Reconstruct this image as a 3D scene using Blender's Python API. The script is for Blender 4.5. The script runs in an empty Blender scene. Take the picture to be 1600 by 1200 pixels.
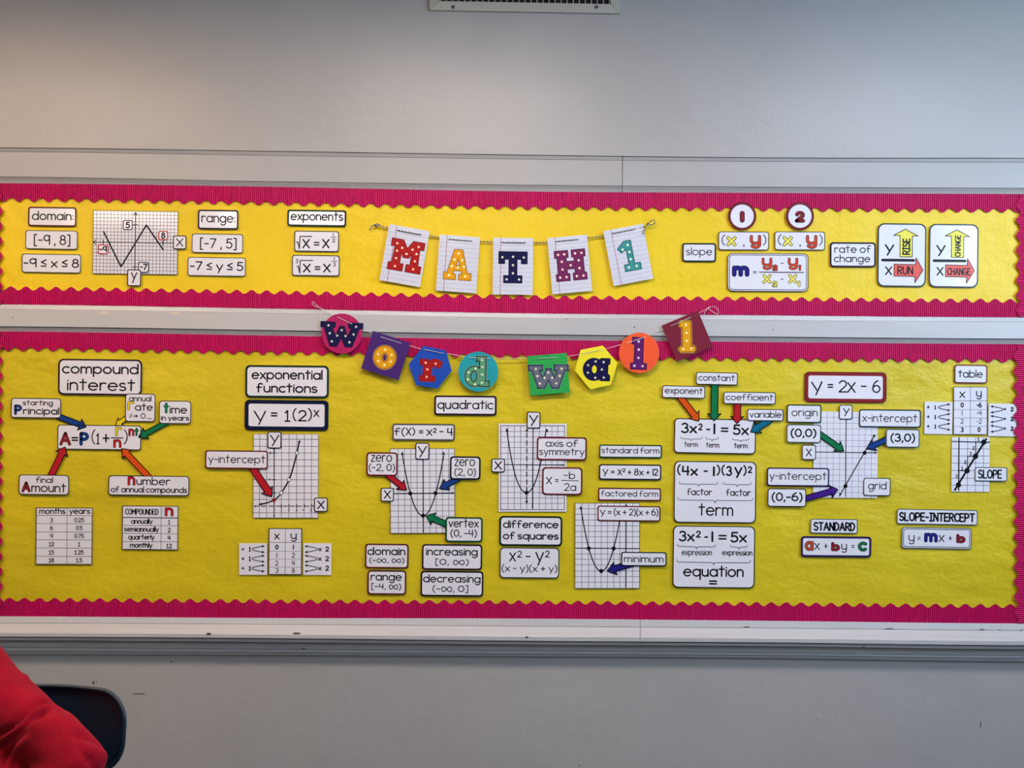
import bpy, bmesh, math, random
from mathutils import Vector, Matrix, noise
from mathutils.geometry import tessellate_polygon

random.seed(7)
SC = bpy.context.scene
COL = SC.collection

# ------------------------------------------------------------------ camera
D0 = 3.14                      # camera to wall distance
CAMZ = 1.6
FPX = 1256.0                   # focal length in pixels of the 1600 px frame
YAW = math.radians(0.67)
ROLL = 0.0085
FWD = Vector((math.sin(YAW), math.cos(YAW), 0))
RGT0 = Vector((math.cos(YAW), -math.sin(YAW), 0))
UP0 = Vector((0, 0, 1))
RGT = RGT0 * math.cos(ROLL) + UP0 * math.sin(ROLL)
UPV = UP0 * math.cos(ROLL) - RGT0 * math.sin(ROLL)
CAM = Vector((0.0, -D0, CAMZ))

cam_data = bpy.data.cameras.new('camera')
cam = bpy.data.objects.new('camera', cam_data)
COL.objects.link(cam)
cam.matrix_world = Matrix(((RGT.x, UPV.x, -FWD.x, CAM.x), (RGT.y, UPV.y, -FWD.y, CAM.y),
                           (RGT.z, UPV.z, -FWD.z, CAM.z), (0, 0, 0, 1)))
cam_data.sensor_width = 36
cam_data.lens = 36 * FPX / 1600
cam_data.clip_start = 0.05
SC.camera = cam

# ------------------------------------------------------------------ light and exposure
SC.view_settings.view_transform = 'Standard'
SC.view_settings.look = 'None'
SC.view_settings.gamma = 1.0
SC.view_settings.use_curve_mapping = False
SC.view_settings.exposure = 0.0
world = bpy.data.worlds.new('world')
SC.world = world
world.use_nodes = True
world.node_tree.nodes['Background'].inputs[0].default_value = (0.55, 0.62, 0.75, 1)
world.node_tree.nodes['Background'].inputs[1].default_value = 0.05

DAY = dict(color=(0.52, 0.73, 1.0), power=160.0)     # daylight through the window on the right
FIXTURES = [  # x, y, colour, emission strength
    (-2.4, -1.5, (1.0, 0.70, 0.46), 43.0),
    (-0.2, -1.5, (1.0, 0.84, 0.73), 39.0),
    (2.0, -1.5, (0.86, 0.90, 1.0), 32.0),
    (-3.62, -4.70, (1.0, 0.84, 0.68), 34.0),
    (-2.15, -4.70, (1.0, 0.90, 0.80), 32.0),
    (1.2, -4.70, (0.88, 0.92, 1.0), 6.0),
]
ROOM_X0, ROOM_X1, ROOM_Y0, ROOM_Z = -4.4, 3.9, -7.2, 3.75

def area(name, loc, rot, sx, sy, power, color):
    l = bpy.data.lights.new(name, 'AREA')
    l.shape = 'RECTANGLE'; l.size = sx; l.size_y = sy; l.energy = power; l.color = color
    o = bpy.data.objects.new(name, l); COL.objects.link(o)
    o.location = loc; o.rotation_euler = rot
    return o
WIN = (-3.9, -1.4, 1.90, 3.20)   # y0,y1,z0,z1 of the window in the right wall
area('window_daylight', (ROOM_X1 + 0.12, (WIN[0] + WIN[1]) / 2, (WIN[2] + WIN[3]) / 2), (0, math.radians(90), 0),
     WIN[3] - WIN[2], WIN[1] - WIN[0], DAY['power'], DAY['color'])

# ------------------------------------------------------------------ mapping helpers
def P(px, py, d=0.0):
    """point standing d metres in front of the wall plane, seen at pixel px,py"""
    r = FWD * FPX + RGT * (px - 800) - UPV * (py - 600)
    t = (D0 - d) / r.y
    return CAM + r * t

def Q(px, py, dist):
    r = FWD * FPX + RGT * (px - 800) - UPV * (py - 600)
    return CAM + r * (dist / FPX)

def pix(v):
    q = Vector(v) - CAM
    z = q.dot(FWD)
    return 800 + q.dot(RGT) / z * FPX, 600 - q.dot(UPV) / z * FPX

XS = [20, 400, 800, 1200, 1560]
def line(vals, px):
    if px <= XS[0]:
        return vals[0] + (px - XS[0]) * (vals[1] - vals[0]) / 380 * 0.6
    if px >= XS[-1]:
        return vals[-1] + (px - XS[-1]) * 0.006
    # smooth (Catmull-Rom)
    for i in range(4):
        if px <= XS[i + 1]:
            p0 = vals[max(i - 1, 0)]; p1 = vals[i]; p2 = vals[i + 1]; p3 = vals[min(i + 2, 4)]
            t = (px - XS[i]) / (XS[i + 1] - XS[i])
            return 0.5 * ((2 * p1) + (-p0 + p2) * t + (2 * p0 - 5 * p1 + 4 * p2 - p3) * t * t + (-p0 + 3 * p1 - 3 * p2 + p3) * t ** 3)

# ------------------------------------------------------------------ materials
MATS = {}
def s2l(c):
    return tuple(((v / 255) / 12.92 if v / 255 <= 0.04045 else ((v / 255 + 0.055) / 1.055) ** 2.4) for v in c)

def mat(name, rgb, rough=0.4, spec=0.5, var=0.0, vscale=8.0, bump=0.0, bscale=60.0, metal=0.0, coat=0.0,
        emis=None, estr=0.0, stretch=None, bdist=0.002, sheen=0.0):
    if name in MATS:
        return MATS[name]
    m = bpy.data.materials.new(name)
    m.use_nodes = True
    nt = m.node_tree
    b = nt.nodes['Principled BSDF']
    c = tuple(rgb) + (1,)
    b.inputs['Base Color'].default_value = c
    b.inputs['Roughness'].default_value = rough
    b.inputs['Specular IOR Level'].default_value = spec
    b.inputs['Metallic'].default_value = metal
    b.inputs['Coat Weight'].default_value = coat
    b.inputs['Coat Roughness'].default_value = 0.08
    if sheen:
        b.inputs['Sheen Weight'].default_value = sheen
        b.inputs['Sheen Roughness'].default_value = 0.6
    if emis:
        b.inputs['Emission Color'].default_value = tuple(emis) + (1,)
        b.inputs['Emission Strength'].default_value = estr
    if var or bump:
        tc = nt.nodes.new('ShaderNodeTexCoord')
        mp = nt.nodes.new('ShaderNodeMapping')
        nt.links.new(tc.outputs['Object'], mp.inputs['Vector'])
        if stretch:
            mp.inputs['Scale'].default_value = stretch
    if var:
        n = nt.nodes.new('ShaderNodeTexNoise')
        n.inputs['Scale'].default_value = vscale
        n.inputs['Detail'].default_value = 5
        nt.links.new(mp.outputs[0], n.inputs['Vector'])
        mr = nt.nodes.new('ShaderNodeMapRange')
        mr.inputs[1].default_value = 0.25; mr.inputs[2].default_value = 0.75
        mr.inputs[3].default_value = 1 - var; mr.inputs[4].default_value = 1 + var
        nt.links.new(n.outputs['Fac'], mr.inputs[0])
        mx = nt.nodes.new('ShaderNodeVectorMath'); mx.operation = 'SCALE'
        mx.inputs[0].default_value = tuple(rgb)
        nt.links.new(mr.outputs[0], mx.inputs['Scale'])
        nt.links.new(mx.outputs[0], b.inputs['Base Color'])
    if bump:
        n2 = nt.nodes.new('ShaderNodeTexNoise')
        n2.inputs['Scale'].default_value = bscale
        n2.inputs['Detail'].default_value = 6
        nt.links.new(mp.outputs[0], n2.inputs['Vector'])
        bp = nt.nodes.new('ShaderNodeBump')
        bp.inputs['Strength'].default_value = bump
        bp.inputs['Distance'].default_value = bdist
        nt.links.new(n2.outputs['Fac'], bp.inputs['Height'])
        nt.links.new(bp.outputs[0], b.inputs['Normal'])
    MATS[name] = m
    return m

def ink(name, srgb, rough=0.30):
    return mat(name, s2l(srgb), rough=rough, spec=0.22)

WALLC = (0.44, 0.43, 0.42)
M_WALL = mat('wall_paint', WALLC, rough=0.38, spec=0.5, var=0.035, vscale=1.6, bump=0.45, bscale=4.0, bdist=0.02)
M_TRIM = mat('trim_paint', (0.54, 0.535, 0.54), rough=0.38, spec=0.5, var=0.05, vscale=6.0, bump=0.35, bscale=14.0,
             stretch=(0.12, 1, 1.6), bdist=0.003)
M_HEAD = mat('header_paint', (0.445, 0.435, 0.43), rough=0.40, spec=0.45, var=0.04, vscale=5.0, bump=0.3, bscale=12.0, stretch=(0.15, 1, 1.4), bdist=0.003)
M_GROOVE = mat('groove_dark', (0.07, 0.06, 0.06), rough=0.8)  # dark tone along the groove lines and ledge undersides of the trim
M_CHIP = mat('bare_wood_chip', (0.07, 0.045, 0.025), rough=0.8)
M_CEIL = mat('ceiling_paint', (0.62, 0.62, 0.60), rough=0.85)
M_FLOOR = mat('floor_tile', (0.09, 0.085, 0.08), rough=0.5, var=0.1, vscale=20)
M_SIDE = mat('side_wall_paint', (0.24, 0.235, 0.23), rough=0.7)
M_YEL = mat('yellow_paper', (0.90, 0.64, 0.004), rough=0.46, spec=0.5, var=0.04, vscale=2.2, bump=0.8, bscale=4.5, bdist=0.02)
M_YEL_DIM = mat('yellow_paper_dimmed', (0.72, 0.565, 0.008), rough=0.46, spec=0.55, var=0.09, vscale=2.6, bump=0.8, bscale=4.2,
             stretch=(0.9, 1, 1.4), bdist=0.026)  # darker copy of the upper yellow, weaker light lower down painted in
M_PINK = mat('pink_corrugated', (0.60, 0.004, 0.12), rough=0.5, spec=0.35, var=0.05, vscale=4)
M_PEDGE = mat('pink_cut_edge', (0.80, 0.16, 0.16), rough=0.6)
M_WHITE = mat('laminated_white', (0.86, 0.85, 0.92), rough=0.10, spec=0.5, bump=0.12, bscale=9.0, bdist=0.004)
M_NOTE = mat('note_paper', (0.70, 0.72, 0.82), rough=0.45, spec=0.4, bump=0.3, bscale=14, bdist=0.003)
K = ink('black_ink', (14, 12, 20))
K2 = ink('soft_black_ink', (34, 32, 44))
GRID = ink('grid_grey_ink', (70, 72, 92))
GRIDL = ink('grid_light_ink', (130, 135, 170))
C = {
    'maroon': ink('maroon_print', (124, 24, 42)), 'brown': ink('brown_red_print', (112, 34, 32)),
    'plum': ink('plum_print', (48, 22, 52)), 'black': K, 'navy': ink('navy_print', (18, 26, 58)),
    'dnavy': ink('dark_navy_print', (16, 26, 58)), 'green': ink('dark_green_print', (22, 84, 50)),
    'dgreen': ink('deep_green_print', (18, 48, 42)), 'teal': ink('slate_teal_print', (44, 76, 84)),
    'purple': ink('purple_print', (50, 34, 92)), 'grey': ink('grey_print', (110, 112, 120)),
    'red': ink('red_print', (188, 32, 44)), 'orange': ink('orange_print', (226, 84, 24)),
    'blue': ink('blue_print', (30, 66, 140)), 'yellow': ink('yellow_print', (240, 218, 40)),
    'lyellow': ink('pale_yellow_print', (242, 232, 90)), 'agreen': ink('arrow_green_print', (20, 122, 76)),
    'vermil': ink('vermilion_print', (216, 72, 44)), 'indigo': ink('indigo_print', (36, 34, 128)),
    'violet': ink('violet_print', (70, 32, 140)), 'tealblue': ink('teal_blue_print', (22, 108, 140)),
    'coral': ink('coral_print', (232, 98, 84)), 'dred': ink('dark_red_print', (138, 36, 44)),
    'rust': ink('rust_print', (190, 78, 50)), 'white': M_WHITE, 'sgreen': ink('leaf_green_print', (34, 110, 66)),
}

# ------------------------------------------------------------------ object helpers
def tag(o, label=None, cat=None, group=None, kind=None):
    if label: o['label'] = label
    if cat: o['category'] = cat
    if group: o['group'] = group
    if kind: o['kind'] = kind
    return o

def mesh_obj(name, verts, faces, mats, midx=None, parent=None, smooth=False):
    me = bpy.data.meshes.new(name)
    me.from_pydata([tuple(v) for v in verts], [], faces)
    if not isinstance(mats, (list, tuple)): mats = [mats]
    for m in mats: me.materials.append(m)
    if midx: me.polygons.foreach_set('material_index', midx)
    if smooth: me.polygons.foreach_set('use_smooth', [True] * len(me.polygons))
    me.update()
    o = bpy.data.objects.new(name, me)
    COL.objects.link(o)
    if parent: o.parent = parent
    return o

def empty(name, loc=(0, 0, 0), rot=(0, 0, 0)):
    o = bpy.data.objects.new(name, None)
    o.empty_display_size = 0.05
    o.location = loc; o.rotation_euler = rot
    COL.objects.link(o)
    return o

def box(name, a, b, m, parent=None, bevel=0.0):
    bm = bmesh.new()
    bmesh.ops.create_cube(bm, size=1)
    a = Vector(a); b = Vector(b)
    for v in bm.verts:
        v.co = Vector(((a.x + b.x) / 2 + v.co.x * abs(b.x - a.x), (a.y + b.y) / 2 + v.co.y * abs(b.y - a.y), (a.z + b.z) / 2 + v.co.z * abs(b.z - a.z)))
    if bevel:
        bmesh.ops.bevel(bm, geom=bm.edges[:], offset=bevel, segments=2, affect='EDGES')
    me = bpy.data.meshes.new(name); bm.to_mesh(me); bm.free()
    me.materials.append(m)
    o = bpy.data.objects.new(name, me); COL.objects.link(o)
    if parent: o.parent = parent
    return o

def arc(cx, cy, rx, ry, a0, a1, n=None):
    if n is None: n = max(4, int(abs(a1 - a0) / 17))
    return [(cx + rx * math.cos(math.radians(a0 + (a1 - a0) * i / n)), cy + ry * math.sin(math.radians(a0 + (a1 - a0) * i / n))) for i in range(n + 1)]

class Ink:
    """collects flat printed shapes in card coordinates (px, y up) and builds ONE mesh"""
    def __init__(self, s, z0):
        self.s = s; self.z = z0; self.v = []; self.f = []; self.mi = []; self.mats = []
    def m(self, mt):
        if mt not in self.mats: self.mats.append(mt)
        return self.mats.index(mt)
    def poly(self, pts, mt, holes=()):
        self.z += 1.2e-5
        loops = [[Vector((x, y, 0)) for x, y in pts]] + [[Vector((x, y, 0)) for x, y in h] for h in holes]
        flat = [p for l in loops for p in l]
        tris = tessellate_polygon(loops)
        b = len(self.v)
        self.v += [(p.x * self.s, -self.z, p.y * self.s) for p in flat]
        k = self.m(mt)
        for t in tris:
            a, b1, c = (flat[i] for i in t)
            area2 = (b1.x - a.x) * (c.y - a.y) - (c.x - a.x) * (b1.y - a.y)
            t = tuple(t) if area2 > 0 else tuple(reversed(t))
            self.f.append(tuple(b + i for i in t)); self.mi.append(k)
    def fan(self, pts, mt, k=None):
        b = len(self.v)
        self.v += [(x * self.s, -self.z, y * self.s) for x, y in pts]
        self.f.append(tuple(range(b, b + len(pts)))); self.mi.append(self.m(mt))
    def disc(self, cx, cy, r, mt, n=14, ry=None):
        self.z += 1.2e-5
        self.fan(arc(cx, cy, r, ry or r, 0, 360, n)[:-1], mt)
    def rib(self, pts, w, mt, cap='r', closed=False):
        self.z += 1.2e-5
        q = [pts[0]]
        for p in pts[1:]:
            if math.hypot(p[0] - q[-1][0], p[1] - q[-1][1]) > 1e-3: q.append(p)
        if closed and math.hypot(q[0][0] - q[-1][0], q[0][1] - q[-1][1]) > 1e-3: q.append(q[0])
        if len(q) < 2:
            self.fan(arc(q[0][0], q[0][1], w / 2, w / 2, 0, 360, 10)[:-1], mt); return
        n = len(q)
        loop = math.hypot(q[0][0] - q[-1][0], q[0][1] - q[-1][1]) < 1e-3
        # split at sharp corners
        pieces = []; cur = [q[0]]
        for i in range(1, n):
            cur.append(q[i])
            if i < n - 1:
                a = (q[i][0] - q[i - 1][0], q[i][1] - q[i - 1][1]); b = (q[i + 1][0] - q[i][0], q[i + 1][1] - q[i][1])
                c = (a[0] * b[0] + a[1] * b[1]) / (math.hypot(*a) * math.hypot(*b))
                if c < 0.62:
                    pieces.append(cur); cur = [q[i]]
        pieces.append(cur)
        for pi, pc in enumerate(pieces):
            L = []; R = []
            m = len(pc)
            whole = loop and len(pieces) == 1
            for i, p in enumerate(pc):
                if i > 0: a = (p[0] - pc[i - 1][0], p[1] - pc[i - 1][1])
                elif whole: a = (p[0] - pc[-2][0], p[1] - pc[-2][1])
                else: a = None
                if i < m - 1: b = (pc[i + 1][0] - p[0], pc[i + 1][1] - p[1])
                elif whole: b = (pc[1][0] - p[0], pc[1][1] - p[1])
                else: b = None
                if a is None: a = b
                if b is None: b = a
                la = math.hypot(*a); lb = math.hypot(*b)
                na = (-a[1] / la, a[0] / la); nb = (-b[1] / lb, b[0] / lb)
                nx = na[0] + nb[0]; ny = na[1] + nb[1]; l = math.hypot(nx, ny) or 1
                nx /= l; ny /= l
                k = 1 / max(0.5, nx * na[0] + ny * na[1])
                L.append((p[0] + nx * w / 2 * k, p[1] + ny * w / 2 * k)); R.append((p[0] - nx * w / 2 * k, p[1] - ny * w / 2 * k))
            b0 = len(self.v); mk = self.m(mt)
            for l_, r_ in zip(L, R):
                self.v.append((l_[0] * self.s, -self.z, l_[1] * self.s)); self.v.append((r_[0] * self.s, -self.z, r_[1] * self.s))
            for i in range(m - 1):
                a = b0 + 2 * i
                self.f.append((a + 1, a + 3, a + 2, a)); self.mi.append(mk)
            for e, (p, qn) in enumerate(((pc[0], pc[1]), (pc[-1], pc[-2]))):
                inner = (pi > 0 if e == 0 else pi < len(pieces) - 1) or (closed)
                if (cap == 'r' or inner) and not whole and w > 0.9:
                    an = math.degrees(math.atan2(p[1] - qn[1], p[0] - qn[0]))
                    self.fan(arc(p[0], p[1], w / 2, w / 2, an - 90, an + 90, 5), mt)
    def build(self, name, parent):
        if not self.f: return None
        return mesh_obj(name, self.v, self.f, self.mats, self.mi, parent)

# ------------------------------------------------------------------ stroke font
def circ(cx, cy, rx, ry): return arc(cx, cy, rx, ry, 90, 450, 20)
X = 0.66
F = {
 'a': [circ(.33, .33, .33, .33), [(.66, X), (.66, 0)]],
 'b': [[(0, 1), (0, 0)], circ(.33, .33, .33, .33)],
 'c': [arc(.33, .33, .33, .33, 50, 310)],
 'd': [circ(.33, .33, .33, .33), [(.66, 1), (.66, 0)]],
 'e': [[(0.02, .35), (.64, .35)] + arc(.33, .33, .33, .33, 5, 315)],
 'f': [arc(.34, .80, .19, .2, 35, 180) + [(.15, 0)], [(0, .56), (.4, .56)]],
 'g': [circ(.33, .33, .33, .33), [(.66, X), (.66, -.06)] + arc(.36, -.06, .3, .28, 0, -150)],
 'h': [[(0, 1), (0, 0)], arc(.27, .38, .27, .28, 180, 0) + [(.54, 0)]],
 'i': [[(0, .62), (0, 0)], [(0, .84), (0, .86)]],
 'k': [[(0, 1), (0, 0)], [(.42, .62), (.02, .26)], [(.14, .36), (.45, 0)]],
 'l': [[(0, 1), (0, 0)]],
 'm': [[(0, X), (0, 0)], arc(.22, .42, .22, .24, 180, 0) + [(.44, 0)], arc(.66, .42, .22, .24, 180, 0) + [(.88, 0)]],
 'n': [[(0, X), (0, 0)], arc(.26, .39, .26, .27, 180, 0) + [(.52, 0)]],
 'o': [circ(.33, .33, .33, .33)],
 'p': [[(0, X), (0, -.34)], circ(.33, .33, .33, .33)],
 'q': [circ(.33, .33, .33, .33), [(.66, X), (.66, -.34)]],
 'r': [[(0, X), (0, 0)], arc(.26, .38, .26, .28, 180, 55)],
 's': [arc(.22, .49, .2, .165, 35, 270) + arc(.22, .165, .23, .165, 90, -145)],
 't': [[(.22, .98), (.22, 0)], [(0, .7), (.46, .7)]],
 'u': [[(0, X), (0, .27)] + arc(.27, .27, .27, .27, 180, 360), [(.54, X), (.54, 0)]],
 'v': [[(0, X), (.27, 0), (.54, X)]],
 'w': [[(0, X), (.2, 0), (.4, .55), (.6, 0), (.8, X)]],
 'x': [[(0, X), (.5, 0)], [(.5, X), (0, 0)]],
 'y': [[(0, X), (.28, .03)], [(.56, X), (.16, -.32)]],
 'z': [[(.02, X), (.48, X), (0, 0), (.5, 0)]],
 'µ': [[(0, X), (0, .3)] + arc(.26, .28, .26, .24, 180, 360), [(.52, X), (.52, -.08)] + arc(.27, -.08, .25, .24, 0, -150)],
 'A': [[(0, 0), (.34, 1), (.68, 0)], [(.12, .34), (.56, .34)]],
 'C': [arc(.33, .5, .33, .5, 50, 310)],
 'D': [[(0, 0), (0, 1), (.12, 1)] + arc(.14, .5, .42, .5, 90, -90) + [(0, 0)]],
 'E': [[(.48, 1), (0, 1), (0, 0), (.5, 0)], [(0, .52), (.42, .52)]],
 'G': [arc(.34, .5, .34, .5, 50, 330) + [(.66, .44), (.4, .44)]],
 'H': [[(0, 1), (0, 0)], [(.56, 1), (.56, 0)], [(0, .5), (.56, .5)]],
 'I': [[(.2, 1), (.2, 0)], [(0, 1), (.4, 1)], [(0, 0), (.4, 0)]],
 'L': [[(0, 1), (0, 0), (.46, 0)]],
 'M': [[(0, 0), (0, 1), (.34, .35), (.68, 1), (.68, 0)]],
 'N': [[(0, 0), (0, 1), (.54, 0), (.54, 1)]],
 'O': [circ(.33, .5, .33, .5)],
 'P': [[(0, 0), (0, 1), (.22, 1)] + arc(.24, .73, .3, .27, 90, -90) + [(0, .46)]],
 'R': [[(0, 0), (0, 1), (.22, 1)] + arc(.24, .74, .28, .26, 90, -90) + [(0, .48)], [(.22, .46), (.54, 0)]],
 'S': [arc(.27, .74, .24, .26, 30, 250) + arc(.27, .25, .27, .25, 70, -150)],
 'T': [[(.28, 1), (.28, 0)], [(0, 1), (.56, 1)]],
 'U': [[(0, 1), (0, .3)] + arc(.28, .3, .28, .3, 180, 360) + [(.56, 1)]],
 'V': [[(0, 1), (.3, 0), (.6, 1)]],
 'X': [[(0, 1), (.66, 0)], [(.66, 1), (0, 0)]],
 'Y': [[(0, 1), (.34, .42)], [(.68, 1), (.16, 0)]],
 '0': [circ(.29, .5, .29, .5)],
 '1': [[(.02, .8), (.22, 1), (.22, 0)], [(0, 0), (.44, 0)]],
 '|': [[(0, 1), (0, 0)]],
 '2': [arc(.28, .71, .26, .29, 165, -32) + [(0, 0), (.56, 0)]],
 '3': [arc(.25, .75, .23, .25, 150, -80) + arc(.25, .27, .28, .27, 80, -150)],
 '4': [[(.04, 1), (0, .42), (.54, .42)], [(.44, 1), (.44, 0)]],
 '5': [[(.5, 1), (.1, 1), (.06, .56)] + arc(.25, .32, .28, .32, 125, -145)],
 '6': [arc(.62, .42, .60, .66, 112, 178) + arc(.29, .3, .28, .3, 180, 540)],
 '7': [[(0, 1), (.54, 1), (.14, 0)]],
 '8': [circ(.27, .76, .21, .24), circ(.27, .27, .27, .27)],
 '9': [circ(.27, .7, .27, .3), [(.54, 1), (.54, 0)]],
 '(': [arc(.50, .42, .46, .74, 122, 238)],
 ')': [arc(-.20, .42, .46, .74, 58, -58)],
 '[': [[(.22, 1.08), (0, 1.08), (0, -.18), (.22, -.18)]],
 ']': [[(0, 1.08), (.22, 1.08), (.22, -.18), (0, -.18)]],
 '=': [[(0, .63), (.44, .63)], [(0, .29), (.44, .29)]],
 '+': [[(0, .42), (.5, .42)], [(.25, .72), (.25, .12)]],
 '-': [[(0, .45), (.34, .45)]],
 '−': [[(0, .45), (.48, .45)]],
 '≤': [[(.42, .88), (0, .6), (.42, .32)], [(0, .1), (.42, .1)]],
 '.': [[(0, .03), (.01, .03)]],
 ',': [[(.06, .06), (0, -.18)]],
 ':': [[(0, .1), (.01, .1)], [(0, .52), (.01, .52)]],
 '%': [[(0, .1), (.36, .9)], [(.02, .75), (.04, .75)], [(.32, .22), (.34, .22)]],
 '→': [[(0, .45), (.55, .45)], [(.34, .68), (.56, .45), (.34, .22)]],
 '_': [[(0, -.05), (.5, -.05)]],
 '√': [[(0, .3), (.12, .42), (.26, -.1), (.38, 1.1), (1.0, 1.1)]],
}
_l = []
for i in range(33):
    t = 2 * math.pi * i / 32
    _l.append((.52 + .52 * math.cos(t) / (1 + .35 * math.sin(t) ** 2), .40 + 1.0 * math.sin(t) * math.cos(t) / (1 + .35 * math.sin(t) ** 2)))
F['∞'] = [_l]

def layout(s, gap=0.19):
    out = []; x = 0
    for ch in s:
        if ch == ' ':
            x += .3; continue
        g = F[ch]
        x0 = min(p[0] for st in g for p in st); x1 = max(p[0] for st in g for p in st)
        out += [[(p[0] - x0 + x, p[1]) for p in st] for st in g]
        x += x1 - x0 + gap
    return out, x - gap

# ------------------------------------------------------------------ things pinned on the wall
LV0 = 0.0022; LVS = 0.0014      # height of the first layer over the yellow paper and the step to the next
def tilt_px(cx, cy):
    if cy < 520:
        t = [.85, .85, .85, .55, .3, .2]
    else:
        t = [.8, .6, .5, .55, .6, .6]
    f = min(max(cx / 320, 0), 4.999); i = int(f)
    return math.radians(t[i] + (t[i + 1] - t[i]) * (f - i))

class Card:
    def __init__(self, name, cx, cy, w, h, label, cat, lv=2, rot=None, d=None, z0=0.0):
        """cx,cy,w,h in photograph px; rot = degrees clockwise on the photograph"""
        self.cx, self.cy, self.w, self.h = cx, cy, w, h
        self.d = (LV0 + LVS * lv) if d is None else d
        self.a = tilt_px(cx, cy) if rot is None else math.radians(rot)
        o = P(cx, cy, self.d)
        self.s = (P(cx + 5, cy, self.d) - P(cx - 5, cy, self.d)).length / 10
        q = P(cx, cy, self.d) + Vector((0.1, 0, 0)); u = pix(q)
        self.nat = math.atan2(u[1] - cy, u[0] - cx)
        self.o = empty(name, o, (0, self.a - self.nat, 0))
        self.label = label
        tag(self.o, label, cat)
        self.ink = Ink(self.s, 0.0006)
        self.parts = {}
    def L(self, px, py):
        dx = px - self.cx; dy = py - self.cy
        c, s = math.cos(self.a), math.sin(self.a)
        return (dx * c + dy * s, -(-dx * s + dy * c))
    def rr(self, w, h, r, n=5, cx=0, cy=0):
        pts = []
        for sx, sy, a0 in ((1, 1, 0), (-1, 1, 90), (-1, -1, 180), (1, -1, 270)):
            pts += arc(cx + sx * (w / 2 - r), cy + sy * (h / 2 - r), r, r, a0, a0 + 90, n)
        return pts
    def plate(self, name, pts, m, z0=0.0, th=0.0005, parent=None, holes=()):
        """flat solid plate: front at -z0-th, back at -z0, in card coordinates"""
        s = self.s; n = len(pts)
        fr = [Vector((x, y, 0)) for x, y in pts]
        tris = tessellate_polygon([fr])
        v = [(x * s, -(z0 + th), y * s) for x, y in pts] + [(x * s, -z0, y * s) for x, y in pts]
        f = []
        for t in tris:
            a, b, c = (fr[i] for i in t)
            if (b.x - a.x) * (c.y - a.y) - (c.x - a.x) * (b.y - a.y) < 0: t = tuple(reversed(t))
            f.append(tuple(t)); f.append(tuple(n + i for i in reversed(t)))
        ccw = sum(pts[i][0] * pts[(i + 1) % n][1] - pts[(i + 1) % n][0] * pts[i][1] for i in range(n)) > 0
        for i in range(n):
            j = (i + 1) % n
            q = (i, n + i, n + j, j)
            f.append(q if ccw else tuple(reversed(q)))
        return mesh_obj(name, v, f, m, parent=parent or self.o)
    def ring(self, name, outer, inner, m, z0):
        s = self.s; n = len(outer)
        v = [(x * s, -z0, y * s) for x, y in outer] + [(x * s, -z0, y * s) for x, y in inner]
        f = [(i, (i + 1) % n, n + (i + 1) % n, n + i) for i in range(n)]
        return mesh_obj(name, v, f, m, parent=self.o)
    def t(self, s, x0, x1, base, cap, w=1.2, col=None, out=0.0, gap=0.19, outcol=None, into=None, absolute=True):
        """text s, ink from x0 to x1, baseline y, height of capitals, stroke weight; all photograph px"""
        k = into or self.ink
        st, W = layout(s, gap)
        bx, by = self.L((x0 + x1) / 2, base)
        w = w * (1.22 if w < 2.2 else 1.06)
        full = (x1 - x0) - w
        sx = full / W if W > 0.02 else 1
        sy = cap - w
        by += w / 2
        col = col or K
        pl = [[(bx - full / 2 + p[0] * sx, by + p[1] * sy) for p in q] for q in st] if W > 0.02 else [[(bx, by + p[1] * sy) for p in q] for q in st]
        if out:
            for q in pl: k.rib(q, w + 2.4 * out, outcol or K)
        for q in pl: k.rib(q, w, col)
    def l(self, pts, w, col=None, cap='b', closed=False, into=None):
        (into or self.ink).rib([self.L(*p) for p in pts], w * 1.18, col or K, cap=cap, closed=closed)
    def poly(self, pts, col, out=0, outcol=None):
        q = [self.L(*p) for p in pts]
        self.ink.poly(q, col)
        if out: self.ink.rib(q + [q[0]], out, outcol or K, closed=True)
    def arrowhead(self, tip, frm, size, col=None, wide=.95):
        dx, dy = tip[0] - frm[0], tip[1] - frm[1]; l = math.hypot(dx, dy); dx /= l; dy /= l
        q = [tip, (tip[0] - dx * size - dy * size * wide / 2 * 1.0, tip[1] - dy * size + dx * size * wide / 2),
             (tip[0] - dx * size + dy * size * wide / 2, tip[1] - dy * size - dx * size * wide / 2)]
        self.ink.poly([self.L(*p) for p in q], col or K)
    def done(self, name='lettering'):
        return self.ink.build(name, self.o)

def lcard(x0, y0, x1, y1, label, col='black', bw=1.0, r=4.0, lv=2, rot=None, name='word_card', cat='card', inset=0.0, texts=(), base_mat=None, done=True, back='black'):
    """laminated rounded card with a printed border"""
    c = Card(name, (x0 + x1) / 2, (y0 + y1) / 2, x1 - x0, y1 - y0, label, cat, lv=lv, rot=rot)
    w, h = c.w, c.h
    if bw and bw < 1.3: bw = bw * 1.3
    o = c.rr(w, h, r)
    c.plate('backing', o, base_mat or M_WHITE)
    if bw:
        a = c.rr(w - 2 * inset, h - 2 * inset, max(.5, r - inset)); i = c.rr(w - 2 * inset - 2 * bw, h - 2 * inset - 2 * bw, max(.4, r - inset - bw * .6))
        c.ring('border', a, i, C[col] if isinstance(col, str) else col, 0.00055)
        if bw >= 1.8:   # thin black line round the coloured border
            c.ink.rib(c.rr(w - .8, h - .8, r) + [c.rr(w - .8, h - .8, r)[0]], .7, K)
    for t in texts: c.t(*t[:5], **(t[5] if len(t) > 5 else {}))
    if done: c.done()
    return c

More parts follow.
